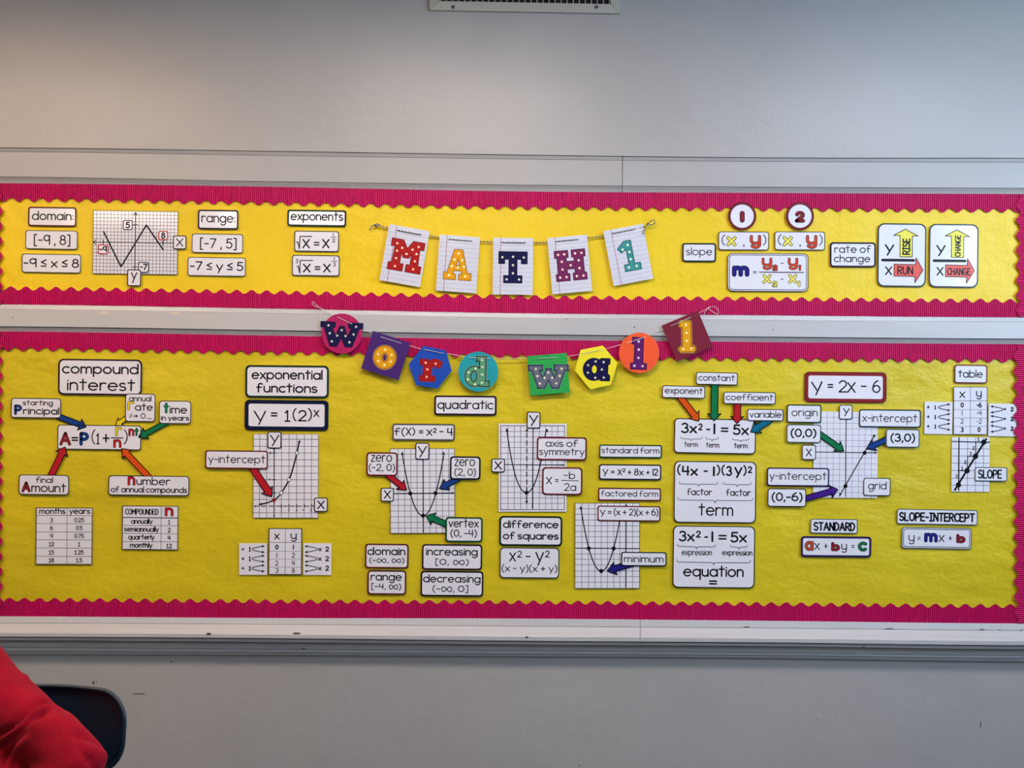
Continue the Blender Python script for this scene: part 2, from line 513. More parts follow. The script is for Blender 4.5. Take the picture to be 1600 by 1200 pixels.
def arrow(x0, y0, x1, y1, sw, hw, hl, col, label, lv=2, name='paper_arrow'):
    """paper arrow from x0,y0 (tail) to x1,y1 (tip)"""
    L = math.hypot(x1 - x0, y1 - y0)
    ang = math.degrees(math.atan2(y1 - y0, x1 - x0))
    c = Card(name, (x0 + x1) / 2, (y0 + y1) / 2, L, hw, label, 'arrow', lv=lv, rot=ang)
    a = -L / 2; b = L / 2
    pts = [(a, -sw / 2), (b - hl, -sw / 2), (b - hl * 1.12, -hw / 2), (b, 0), (b - hl * 1.12, hw / 2), (b - hl, sw / 2), (a, sw / 2)]
    c.plate('paper', pts, C[col])
    c.ink.rib(pts + [pts[0]], 1.5, K, closed=True)
    c.done('outline')
    return c

# ================================================================== STRUCTURE
def loft(name, prof, mats, px0=-1010, px1=2400, step=40, label=None, mfun=None):
    """prof: list of (five y values or constant z-tuple, depth, material index)"""
    xs = [px0] + [x for x in range(0, 1601, step) if px0 < x < px1] + [px1]
    V = []; Fc = []; mi = []
    m = len(prof)
    for x in xs:
        for vals, d, _ in prof:
            if isinstance(vals, tuple):       # world z
                p = P(x, 600, d); V.append((p.x, -d, vals[0]))
            else:
                V.append(P(x, line(vals, x), d))
    for i in range(len(xs) - 1):
        for j in range(m - 1):
            a = i * m + j
            Fc.append((a, a + 1, a + m + 1, a + m)); mi.append(prof[j][2])
    o = mesh_obj(name, V, Fc, mats, mi)
    return tag(o, kind='structure')

def sh(v, k): return [a + k for a in v]
T1 = [231, 236, 242, 246.5, 247]; T2 = [236.8, 242.3, 248.2, 252.2, 253.2]
T3 = [276, 283, 288.5, 292, 293.5]; T4 = [286.5, 291.5, 299, 301.5, 303]
U_TOP = T4
U_BOT = [475.5, 481.5, 489, 492.5, 495.5]
R2 = [483, 488.7, 496, 500, 502.5]
R3 = [510, 515.5, 522, 526, 529]
L_TOP = [518, 524, 530.5, 534.5, 537.5]
L_BOT = [963, 965.5, 966.5, 970, 974]
G1 = [973.3, 975, 978, 981, 984.5]
G2 = [976, 978, 980, 983.3, 987]
G3 = [981.5, 983.5, 986.5, 989.5, 993.5]
G4 = [987.5, 989.7, 993, 996, 1000]
G5 = [994.8, 997, 1001, 1003.8, 1008]
G6 = [1000.5, 1003, 1007, 1009.5, 1014]
G7 = [1011, 1014, 1016.3, 1019.5, 1023.8]
G8 = [1017.3, 1019, 1021, 1023.5, 1028]
G9 = [1023.3, 1024.3, 1026.3, 1029, 1034]

loft('wall_front', [((ROOM_Z,), .012, 0), (sh(T1, -.6), .012, 0), (T1, .010, 0), (sh(T1, .8), -.006, 0), ((0.0,), -.006, 0)], [M_WALL])
def trim(n, prof, a=-1010, b=2400, m=None): return loft('trim_%d' % n, prof, [m or M_TRIM, M_GROOVE], a, b)
head = [(sh(T1, .4), -.006, 0), (sh(T1, .8), .009, 0), (T2, .0045, 1), (sh(T2, .7), .0045, 0), (sh(T2, .8), .007, 0), (T3, .0075, 1), (sh(T3, .9), .0045, 0),
        (sh(T3, 1.4), .0062, 0), (sh(T3, 5.5), .0005, 0), (sh(T4, .6), -.0035, 0)]
trim(1, head, -1010, 972, M_HEAD)
trim(2, head, 973, 2400, M_HEAD)
trim(3,
     [(sh(U_BOT, -.4), -.004, 0), (U_BOT, .003, 0), (R2, .0085, 1), (sh(R2, .4), .0085, 0), (sh(R2, .9), .010, 0), (R3, .0108, 1),
      (sh(R3, 1.3), .004, 0), (sh(R3, 2.0), .006, 0), (sh(L_TOP, -2.5), .0, 0), (sh(L_TOP, .6), -.0035, 0)])
tray = [(sh(L_BOT, -.4), -.004, 0), (L_BOT, .006, 0), (G1, .013, 1), (sh(G1, .5), .012, 0), (G2, .020, 0), (G3, .036, 0), (G4, .058, 0), (sh(G4, .9), .062, 0),
        (sh(G4, 1.8), .0635, 0), (G5, .0635, 0), (sh(G5, .1), .050, 1), (sh(G5, 1.2), .046, 0), (G6, .047, 0), (sh(G6, .1), .016, 1), (sh(G6, .9), .014, 0),
        (G7, .012, 1), (sh(G7, .6), .012, 0), (sh(G7, .9), .018, 0), (G8, .018, 1), (sh(G8, .5), .012, 0), (sh(G8, 1.0), .012, 0), (sh(G9, -.6), .006, 1), (G9, -.006, 0)]
trim(4, tray, -1010, 1000)
trim(5, tray, 1000.6, 2400)

# paint chips knocked out of the shelf edge
def chip(px, py, w, h, d, m, par=None):
    pts = []
    for k in range(10):
        a = 2 * math.pi * k / 10
        r = 1 + random.uniform(-.25, .25)
        pts.append((px + math.cos(a) * w / 2 * r, py + math.sin(a) * h / 2 * r))
    v = [P(x, y, d) for x, y in pts] + [P(x, y, d - .002) for x, y in pts]
    f = [tuple(range(9, -1, -1))] + [(i, (i + 1) % 10, 10 + (i + 1) % 10, 10 + i) for i in range(10)]
    o = mesh_obj('paint_chip', v, f, m)
    if par: o.parent = par
    return o
TR = {o.name: o for o in COL.objects}
for a in ((326, 990.5, 9, 4.2, .0655, M_CHIP), (464, 989.6, 16, 2.2, .0640, M_CHIP), (823, 995.6, 5, 2.6, .066, M_CHIP), (474, 1013.5, 6, 1.4, .020, M_CHIP)):
    chip(*a, TR['trim_4'])
for a in ((1167, 979.7, 11, 1.2, .0145, M_CHIP), (1534, 983.5, 9, 1.4, .0145, M_CHIP), (1562, 984.3, 4, 1.2, .0145, M_CHIP), (1390, 982, 14, 1.0, .0145, M_CHIP),
          (1350, 1010.5, 5, 1.4, .049, M_CHIP), (1596, 984.5, 5, 1.2, .0145, M_CHIP)):
    chip(*a, TR['trim_5'])
M_CREAM = mat('old_cream_paint', (0.72, 0.62, 0.50), rough=0.6)
for a in ((163, 489, 14, 5, .0108, M_CREAM), (272, 489.5, 15, 3, .0108, M_CREAM), (20, 496, 3, 1.6, .0112, M_CHIP), (1208, 515.5, 2.2, 2.2, .0115, M_CHIP),
          (1209, 500, 1.6, 1.4, .0112, M_CHIP), (991, 511.5, 2.6, 2.6, .0115, M_CHIP), (885, 498.6, 1.5, 2.2, .0112, M_CHIP)):
    chip(*a, TR['trim_3'])
for a in ((268, 1034, 3, 2, -.0045, M_CHIP), (146, 1067, 3, 5, -.0045, M_CHIP), (151, 1066, 2, 2, -.0045, M_CHIP), (217, 1084, 22, 1.0, -.0045, M_CHIP),
          (1532, 1132, 1.2, 9, -.0045, M_CHIP), (1276, 1124, 1.5, 2, -.0045, M_CHIP), (905, 1196, 3, 1.5, -.0045, M_CHIP)):
    chip(*a, TR['wall_front'])

# room shell behind the camera
def quad(name, pts, m, kind='structure'):
    o = mesh_obj(name, pts, [(0, 1, 2, 3)], m)
    return tag(o, kind=kind)
x0, x1, y0, zc = ROOM_X0, ROOM_X1, ROOM_Y0, ROOM_Z
box('floor', (x0, y0, -.1), (x1, 0.006, 0), M_FLOOR)['kind'] = 'structure'
box('ceiling', (x0, y0, zc), (x1, 0.006, zc + .1), M_CEIL)['kind'] = 'structure'
box('wall_left', (x0 - .1, y0, 0), (x0, 0.006, zc), M_SIDE)['kind'] = 'structure'
box('wall_back', (x0, y0 - .1, 0), (x1, y0, zc), M_SIDE)['kind'] = 'structure'
# right wall with window opening
def framed(name, m):
    V = []; Fc = []
    ys = [y0, WIN[0], WIN[1], 0.006]; zs = [0, WIN[2], WIN[3], zc]
    for xx in (x1, x1 + .1):
        for y in ys:
            for z in zs: V.append((xx, y, z))
    for i in range(3):
        for j in range(3):
            if i == 1 and j == 1: continue
            a = i * 4 + j
            Fc.append((a, a + 1, a + 5, a + 4)); Fc.append((16 + a, 16 + a + 4, 16 + a + 5, 16 + a + 1))
    for a, b in ((5, 6), (6, 10), (10, 9), (9, 5)):
        Fc.append((a, b, 16 + b, 16 + a))
    return tag(mesh_obj(name, V, Fc, m), kind='structure')
framed('wall_right', M_SIDE)
win = tag(empty('window_1', (x1, (WIN[0] + WIN[1]) / 2, WIN[2])), kind='structure')
M_FRAME = mat('window_frame_paint', (.6, .6, .58), rough=.5)
def wbar(nm, ya, yb, za, zb, t=.03):
    o = box(nm, (0, ya - win.location.y, za - WIN[2]), (t, yb - win.location.y, zb - WIN[2]), M_FRAME, win); return o
wbar('window_frame', WIN[0], WIN[0] + .06, WIN[2], WIN[3]); wbar('window_frame', WIN[1] - .06, WIN[1], WIN[2], WIN[3])
wbar('window_frame', WIN[0] + .06, WIN[1] - .06, WIN[2], WIN[2] + .06); wbar('window_frame', WIN[0] + .06, WIN[1] - .06, WIN[3] - .06, WIN[3])
wbar('mullion', -2.72, -2.68, WIN[2] + .06, WIN[3] - .06)

# hanging fluorescent fixtures (behind and above the camera)
M_FIX = mat('fixture_enamel', (.7, .7, .68), rough=.4)
ROWN = {0: 'left', 1: 'middle', 2: 'right'}
for i, (fx, fy, colr, st) in enumerate(FIXTURES):
    near = fy > -3
    e = tag(empty('ceiling_light', (fx, fy, 3.2)), 'long hanging ceiling light, %s of the %s row' % (ROWN[i % 3], 'row near the board wall' if near else 'back'), 'light', 'hanging ceiling lights')
    e['label'] = '%s long ceiling light in the row %s' % (ROWN[i % 3], 'nearest the bulletin boards' if near else 'behind the camera')
    md = mat('diffuser_%s_%d' % (ROWN[i % 3], int(near)), (.8, .8, .8), emis=colr, estr=st)
    box('housing', (-.62, -.16, .031), (.62, .16, .09), M_FIX, e, .01)
    for a_, b_ in (((-.62, -.16, .0), (.62, -.142, .031)), ((-.62, .142, .0), (.62, .16, .031)), ((-.62, -.142, .0), (-.602, .142, .031)), ((.602, -.142, .0), (.62, .142, .031))):
        if near: box('reflector_rim', a_, b_, M_FIX, e)
    if near: box('diffuser', (-.60, -.14, .012), (.60, .14, .030), md, e)
    else: box('diffuser', (-.60, -.025, -.03), (.60, .025, .030), md, e, .012)
    for sx in (-.45, .45): box('hanger', (sx - .006, -.006, .09), (sx + .006, .006, zc - 3.2), M_FIX, e)

# ================================================================== VENT
M_VENT = mat('vent_enamel', (.50, .49, .42), rough=.45)
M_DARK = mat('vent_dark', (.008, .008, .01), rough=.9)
v0 = P(672, 18, .012)
ve = empty('air_vent', (P(820, 20, .012).x, -.012, v0.z), (0, 0.004, 0))
tag(ve, 'cream metal air vent grille with dark slots at the top of the wall', 'vent')
VW = (P(969, 20, .02) - P(672, 18, .02)).length; VH = .30; FB = .036
def vq(nm, pts, m, th, y0_=0.0, bev=0):
    n = len(pts)
    v = [(x, -y0_ - th, z) for x, z in pts] + [(x, -y0_, z) for x, z in pts]
    f = [tuple(range(n)), tuple(range(2 * n - 1, n - 1, -1))] + [(i, n + i, n + (i + 1) % n, (i + 1) % n) for i in range(n)]
    return mesh_obj(nm, v, f, m, parent=ve)
hw = VW / 2
g = .0006
vq('frame_side', [(-hw, 0), (hw, 0), (hw - FB - g, FB - g), (-hw + FB + g, FB - g)], M_VENT, .010)
vq('frame_side', [(-hw, VH), (-hw, g), (-hw + FB, FB + g), (-hw + FB, VH - FB)], M_VENT, .010)
vq('frame_side', [(hw, g), (hw, VH), (hw - FB, VH - FB), (hw - FB, FB + g)], M_VENT, .010)
vq('frame_side', [(-hw, VH), (-hw + FB, VH - FB), (hw - FB, VH - FB), (hw, VH)][::-1], M_VENT, .010)
vq('duct_shade_sheet', [(-hw + FB, FB), (hw - FB, FB), (hw - FB, VH - FB), (-hw + FB, VH - FB)], M_DARK, .001)  # near-black sheet, the duct's shade behind the fins put in as colour
nfin = 28
fin_me = None
for i in range(nfin + 1):
    x = -hw + FB + (2 * hw - 2 * FB) * (i + .2) / (nfin + .4)
    o = vq('fin', [(x - .0014, FB - .002), (x + .0014, FB - .002), (x + .0014, VH - FB + .002), (x - .0014, VH - FB + .002)], M_VENT, .006, .001)
for z in (FB + .024, FB + .05, FB + .10, FB + .15):
    vq('crossbar', [(-hw + FB, z), (hw - FB, z), (hw - FB, z + .003), (-hw + FB, z + .003)], M_VENT, .003, .001)
for sx in (708, 932):
    p = P(sx, 11, .022); lx = p.x - ve.location.x; lz = p.z - ve.location.z + lx * .004
    vq('screw', [(lx + a, lz + b) for a, b in arc(0, 0, .0065, .0065, 0, 360, 12)[:-1]], mat('screw_metal', (.12, .10, .08), rough=.5, metal=.6), .012, .0)

# ================================================================== YELLOW PAPER
def paper(name, tops, bots, m, label, xa, xb, seed, amp=.0008):
    V = []; Fc = []; nx = 260; nz = 48
    for i in range(nx + 1):
        px = xa + (xb - xa) * i / nx
        a = line(tops, px) + 4; b = line(bots, px) - 4
        for j in range(nz + 1):
            py = a + (b - a) * j / nz
            q = Vector((px * .011, py * .016, seed))
            n = noise.noise(q) * .6 + noise.noise(q * 2.3) * .3
            r = abs(noise.noise(Vector((px * .02 + py * .012, py * .02 - px * .004, seed + 5))))
            V.append(P(px, py, -.0002 + amp * (n - (1 - r) ** 8 * .5)))
    for i in range(nx):
        for j in range(nz):
            a = i * (nz + 1) + j
            Fc.append((a, a + 1, a + nz + 2, a + nz + 1))
    o = mesh_obj(name, V, Fc, m, smooth=True)
    return tag(o, label, 'paper')
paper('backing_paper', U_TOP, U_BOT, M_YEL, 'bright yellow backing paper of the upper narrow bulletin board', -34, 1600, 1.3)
paper('backing_paper', L_TOP, L_BOT, M_YEL_DIM, 'crinkled yellow backing paper of the large lower bulletin board', -34, 1597, 8.1, .0013)

# ================================================================== SCALLOPED CORRUGATED BORDER
def cphase(anch, px):
    if px <= anch[0][0]: return anch[0][1] + (px - anch[0][0]) / 23.45
    for (a, ka), (b, kb) in zip(anch, anch[1:]):
        if px <= b: return ka + (px - a) * (kb - ka) / (b - a)
    return anch[-1][1] + (px - anch[-1][0]) / 23.35
def scal(ph):
    """-1..1, +1 at integer phase, troughs a little broader than peaks"""
    c = math.cos(2 * math.pi * ph)
    return c
def hborder(name, edge, mid, anch, up, label, xa=-36, xb=1602, d=.0042):
    """edge: straight edge line; mid: mean line of the scallops; up: sign of the scallop peak towards smaller y"""
    V = []; Fc = []; mi = []
    pitch = 3.2; k = 6
    n = int((xb - xa) / (pitch / k))
    for i in range(n + 1):
        px = xa + i * pitch / k
        ph = 2 * math.pi * i / k
        dd = d + .0021 * (1, .85, .1, -1.3, .1, .85)[i % 6] + .0002 * math.sin(px * .05)
        e = line(edge, px); s = line(mid, px) - 3.1 * scal(cphase(anch, px))
        fr = .0009
        V += [P(px, e, dd), P(px, s, dd), P(px, s + (.0 if up else .0), dd - fr)]
    for i in range(n):
        a = 3 * i
        q = [(a, a + 1, a + 4, a + 3), (a + 1, a + 2, a + 5, a + 4)]
        if not up: q = [tuple(reversed(x)) for x in q]
        Fc += q; mi += [0, 1]
    o = mesh_obj(name, V, Fc, [M_PINK, M_PEDGE], mi, smooth=False)
    # thin light line of the cut edge seen along the scallops
    return tag(o, label, 'border')
def vborder(name, xedge, xmid, anch_y, label, ya, yb, sign, d=.0086):
    V = []; Fc = []; mi = []
    pitch = 3.2; k = 6
    n = int((yb - ya) / (pitch / k))
    for i in range(n + 1):
        py = ya + (yb - ya) * i / n
        dd = d + .0018 * (1, .85, .1, -1.3, .1, .85)[i % 6]
        s = xmid + (py - ya) / (yb - ya) * anch_y[2] + sign * 3.1 * math.cos(2 * math.pi * (py - anch_y[0]) / anch_y[1])
        V += [P(xedge, py, dd), P(s, py, dd), P(s, py, dd - .0010)]
    for i in range(n):
        a = 3 * i
        q = [(a, a + 1, a + 4, a + 3), (a + 1, a + 2, a + 5, a + 4)]
        if sign < 0: q = [tuple(reversed(x)) for x in q]
        Fc += q; mi += [0, 1]
    o = mesh_obj(name, V, Fc, [M_PINK, M_PEDGE], mi)
    return tag(o, label, 'border')
hborder('scalloped_border', U_TOP, [312, 317.5, 324.7, 327.2, 329], [(17.5, 0), (767, 32), (1182, 50), (1531, 65)], True,
        'pink corrugated scalloped border along the top edge of the upper board')
hborder('scalloped_border', U_BOT, [450.5, 456.3, 463.8, 467, 470], [(17, 0), (370, 15), (767, 32), (1183, 50), (1532, 65)], False,
        'pink corrugated scalloped border along the bottom edge of the upper board')
hborder('scalloped_border', L_TOP, [545.5, 551, 557, 561.8, 563.5], [(24, 0), (376, 15), (793, 33), (1184, 50), (1533, 65)], True,
        'pink corrugated scalloped border along the top edge of the lower board')
hborder('scalloped_border', L_BOT, [937, 939.5, 941, 944, 947], [(15, 0), (415, 17), (764, 32), (1182, 50), (1532, 65)], False,
        'pink corrugated scalloped border along the bottom edge of the lower board')
vborder('scalloped_border', 1622, 1591, (461.5, 23.45, 0), 'pink corrugated scalloped border at the right end of the upper board', 304.5, 495, -1)
vborder('scalloped_border', 1622, 1586.5, (580, 23.5, 1.5), 'pink corrugated scalloped border at the right end of the lower board', 539.5, 974, -1)
vborder('scalloped_border', -36, .8, (330, 23.45, 0), 'sliver of pink scalloped border at the left end of the upper board', 288, 475, 1)
vborder('scalloped_border', -36, 1.0, (564, 23.5, 0), 'sliver of pink scalloped border at the left end of the lower board', 519, 961.5, 1)

# ================================================================== UPPER BOARD CARDS
def T(s, x0, x1, base, cap, w=1.2, **k): return (s, x0, x1, base, cap, dict(w=w, **k))
lcard(44, 323.3, 119.5, 354, 'maroon-bordered word card reading domain: on the upper board', 'brown', 2.3, 4, texts=[T('domain:', 49.9, 114.7, 344.3, 14.6, 1.5)])
lcard(39.9, 360, 121.3, 389.7, 'card with the interval from -9 to 8 under the domain card', 'black', .9, 4, texts=[T('[-9 , 8]', 52.8, 110, 382.9, 16.0, 1.6)])
lcard(34.1, 396.8, 126.5, 426.5, 'card with the inequality for x, lowest under domain', 'black', .9, 4, texts=[T('-9 ≤ x ≤ 8', 36.7, 123.6, 418.3, 14.6, 1.7)])
lcard(309.2, 327.8, 372.7, 358.7, 'dark-bordered word card reading range: on the upper board', 'plum', 2.5, 4, texts=[T('range:', 314.4, 367.5, 348.0, 15.5, 1.5)])
lcard(299.7, 365.3, 379.8, 395.5, 'card with the interval from -7 to 5 under the range card', 'black', .9, 4, texts=[T('[-7 , 5]', 312.3, 369.8, 388.4, 16.0, 1.6)])
lcard(293.4, 402, 384, 431.7, 'card with the inequality for y, lowest under range', 'black', .9, 4, texts=[T('-7 ≤ y ≤ 5', 296.6, 380.3, 423.2, 14.6, 1.7)])
lcard(449, 328, 541.2, 354, 'green-bordered word card reading exponents', 'dgreen', 2.7, 4, texts=[T('exponents', 454.0, 536.3, 345, 14.6, 1.6)])
c = lcard(459.8, 360.8, 529.7, 393.4, 'card showing square root of x equals x to one half', 'navy', 1.1, 4, done=False)
c.l([(462.5, 379.2), (465.6, 378.2), (467.8, 389), (468.8, 369.4), (487.4, 369.4)], 1.3)
for s in (T('X', 472.2, 484.2, 388.3, 15, 1.9), T('=', 490, 499.3, 387.0, 13, 1.7), T('X', 503.2, 515, 388.3, 15, 1.9), T('2', 519, 523.4, 378.8, 6.2, .9)): c.t(*s[:5], **s[5])
c.l([(521, 363.6), (521, 369.6)], .9); c.l([(516.9, 370.6), (525.5, 370.6)], .8); c.done()
c = lcard(456.2, 398.6, 530.7, 431.4, 'card showing cube root of x equals x to one third', 'navy', 1.1, 4, done=False)
c.l([(463.8, 416.6), (466.2, 416), (468.3, 427), (469.3, 407), (489.3, 407)], 1.3)
for s in (T('3', 462, 466, 411.3, 6.8, .9), T('X', 473.2, 485.4, 426, 14, 1.9), T('=', 491.4, 500.6, 425, 13, 1.7), T('X', 504.8, 516.8, 426, 14, 1.9), T('3', 520.4, 524.5, 416.6, 6.2, .9)): c.t(*s[:5], **s[5])
c.l([(522.4, 402), (522.4, 407.6)], .9); c.l([(517.8, 408.6), (527, 408.6)], .8); c.done()

# ---- graph sheets
def graph(x0, y0, x1, y1, label, cols, rows, gw=.55, rot=None, margin=0, frame=1.0, gcol=None, lv=1):
    c = Card('graph_sheet', (x0 + x1) / 2, (y0 + y1) / 2, x1 - x0, y1 - y0, label, 'graph', lv=lv, rot=rot)
    c.plate('paper', [(-c.w / 2, -c.h / 2), (c.w / 2, -c.h / 2), (c.w / 2, c.h / 2), (-c.w / 2, c.h / 2)], M_WHITE)
    gk = Ink(c.s, .00055)
    mx, my = c.w / 2 - margin, c.h / 2 - margin
    for x in cols:
        lx = c.L(x, c.cy)[0]; gk.rib([(lx, -my), (lx, my)], gw, gcol or GRID, cap='b')
    for y in rows:
        ly = c.L(c.cx, y)[1]; gk.rib([(-mx, ly), (mx, ly)], gw, gcol or GRID, cap='b')
    if frame:
        gk.rib([(-mx + .3, -my + .3), (mx - .3, -my + .3), (mx - .3, my - .3), (-mx + .3, my - .3), (-mx + .3, -my + .3)], frame, K2, closed=True)
    gk.build('grid_lines', c.o)
    c.ink = Ink(c.s, .00075)
    return c
def frange(a, b, n): return [a + (b - a) * i / n for i in range(n + 1)]
def sub(c, name, z=.0009):
    """closes the present part and starts the next one"""
    c.ink.build(name, c.o); c.ink = Ink(c.s, c.ink.z + 2e-5)
def dots(c, pts, r, col, name='plotted_point', ring=None):
    for p in pts:
        c.ink.disc(*c.L(*p), r, K if ring else col)
        if ring: c.ink.disc(*c.L(*p), r - .9, col)
        c.ink.build(name, c.o); c.ink = Ink(c.s, c.ink.z + 2e-5)

c = graph(145.3, 329.4, 277.9, 428.9, 'grid sheet with a zigzag line graph on the upper board', frange(145.5, 277.7, 24)[1:-1], frange(330, 428.4, 18)[1:-1], gw=.62, frame=.8)
c.l([(146.5, 378.3), (277, 380)], 1.2); c.l([(212.2, 332), (210.6, 428)], 1.3)
c.l([(150.5, 374.4), (146.2, 378.3), (150.3, 382.4)], 1.1); c.l([(209.4, 336.5), (212.2, 331.5), (215, 336.6)], 1.1)
c.l([(161.6, 374.5), (161.5, 382.5)], 1.2); c.l([(254.8, 375.5), (254.7, 384)], 1.2); c.l([(207.5, 351.2), (216, 351.3)], 1.2); c.l([(206.5, 417.4), (215, 417.5)], 1.2)
sub(c, 'axes')
c.l([(162, 361.9), (189.2, 417), (228.9, 351.6), (255.1, 390.2)], 2.1, cap='r'); c.done('graph_line')
def small(x0, y0, x1, y1, txt, label, col, bw, tx, rot=None, lv=3, w=1.5, r=3):
    return lcard(x0, y0, x1, y1, label, col, bw, r, lv=lv, name='number_tag' if len(txt) < 3 and txt not in 'XYyx' else 'letter_tag', rot=rot, texts=[T(txt, *tx, w * 1.2)], cat='tag')
small(191.9, 343.8, 207.4, 359.5, '5', 'small tag with the number 5 beside the upper axis mark of the zigzag graph', 'dnavy', 1.4, (196.2, 203.4, 357, 10.6), w=1.4)
small(247.5, 360.8, 262.5, 375.3, '8', 'small red-rimmed tag with the number 8 at the right end of the zigzag', 'red', 1.2, (251.6, 258.4, 373.4, 10.6), w=1.4)
small(153, 381.8, 169.8, 397.3, '-9', 'small red-rimmed tag with -9 at the left end of the zigzag', 'red', 1.2, (154.8, 167.4, 394.6, 10.4), w=1.4)
small(215.8, 409.4, 232.8, 426.2, '-7', 'small tag with -7 at the foot of the zigzag graph', 'dnavy', 1.4, (218.8, 230.4, 422.4, 10.6), w=1.4)
small(270.3, 367.9, 291.3, 389.7, 'X', 'white letter X tag at the right of the zigzag graph', 'black', 1.2, (275, 286.6, 385.4, 13.2), lv=3, w=1.2)
small(198.7, 421, 220.5, 447.2, 'Y', 'white letter Y tag under the zigzag graph', 'black', 1.2, (204.4, 214.4, 442.5, 17.2), lv=4, w=1.3)

# ---- slope group
lcard(1065.9, 379.9, 1118.8, 409.4, 'green-bordered word card reading slope in lowercase', 'dgreen', 2.4, 4, texts=[T('slope', 1071.9, 1112.8, 399.1, 12.8, 1.1)])
def circ_card(cx, cy, r, label, dig, dx):
    c = Card('number_disc', cx, cy, 2 * r, 2 * r, label, 'card', lv=3.6)
    o = arc(0, 0, r, r, 0, 360, 40)[:-1]
    c.plate('backing', o, M_WHITE)
    c.ring('border', arc(0, 0, r, r, 0, 360, 40)[:-1], arc(0, 0, r - 3.4, r - 3.4, 0, 360, 40)[:-1], C['dred'], .00055)
    c.ink.rib(arc(0, 0, r - .5, r - .5, 0, 360, 40), .9, K, closed=True); c.ink.rib(arc(0, 0, r - 3.4, r - 3.4, 0, 360, 40), .8, K, closed=True)
    c.t(dig, cx - dx, cx + dx, cy + 9.2, 18.0 - 1.6, 5.4 if dig == '|' else 3.8, col=C['dred'], out=.9)
    c.done(); return c
circ_card(1159.6, 337.8, 22, 'round maroon-rimmed disc with the digit one, left of its pair', '|', 3)
circ_card(1249.8, 337.8, 22, 'round maroon-rimmed disc with the digit two, right of its pair', '2', 7)
def xy(x0, lab):
    c = lcard(x0, 361.9, x0 + 78.8, 391, lab, 'black', .9, 4, done=False)
    o = x0 - 1122.5
    c.t('(', 1127.4 + o, 1133.2 + o, 381.2, 14.4, 1.2); c.t(')', 1192 + o, 1197.4 + o, 381.2, 14.4, 1.2)
    c.t('x', 1135.8 + o, 1149.9 + o, 384.2, 20.0, 3.2, col=C['lyellow'], out=.8); c.t(',', 1161, 1163.2, 384.4, 9, 1.6) if o == 0 else c.t(',', 1249, 1251.2, 384.4, 9, 1.6)
    c.t('µ', 1172.2 + o, 1188.2 + o, 382.6, 20.4, 3.0, col=C['vermil'], out=.8)
    c.done()
xy(1122.5, 'left card of the pair with yellow x and red y in brackets, nearer slope'); xy(1210.3, 'right card of the pair with yellow x and red y in brackets')
c = lcard(1136.6, 395.7, 1263.1, 455.7, 'large card with the slope formula m = y2 - y1 over x2 - x1', 'black', .9, 8, done=False)
c.ink.rib(c.rr(c.w - 6.4, c.h - 6, 6) + [c.rr(c.w - 6.4, c.h - 6, 6)[0]], 1.1, C['navy'], closed=True)
c.t('m', 1144.4, 1170, 431.6, 21.0, 5.2, col=C['indigo'], out=.8)
c.t('=', 1176.2, 1182.2, 429.5, 8.4, 1.0)
for s, a, b, y, h, w, cl in (('µ', 1190.8, 1205.8, 416.4, 18.2, 2.7, 'vermil'), ('2', 1207.2, 1214.6, 422.7, 8.6, 1.9, 'vermil'), ('µ', 1231.6, 1246.2, 416.4, 18.2, 2.7, 'vermil'),
                             ('|', 1248.4, 1251, 422.7, 8.6, 2.2, 'vermil'), ('x', 1191.8, 1204.6, 442.6, 19.0, 2.8, 'lyellow'), ('2', 1206.8, 1214, 448, 8.6, 1.7, 'lyellow'),
                             ('x', 1231.9, 1244.8, 442.6, 19.0, 2.8, 'lyellow'), ('|', 1247, 1250, 448, 8.8, 2.2, 'lyellow')):
    c.t(s, a, b, y, h, w, col=C[cl], out=.7)
c.l([(1185.8, 425.2), (1256, 425.9)], 1.2); c.l([(1219.6, 411.3), (1224.6, 411.4)], 1.0); c.l([(1219.6, 436.2), (1224.4, 436.3)], 1.0)
c.done()
lcard(1296.6, 378.6, 1368.4, 417.6, 'dark-bordered word card reading rate of change', 'plum', 2.6, 5, texts=[T('rate of', 1303.4, 1361, 395.4, 12.3, 1.2), T('change', 1302.8, 1359.8, 409.8, 12.0, 1.2)])
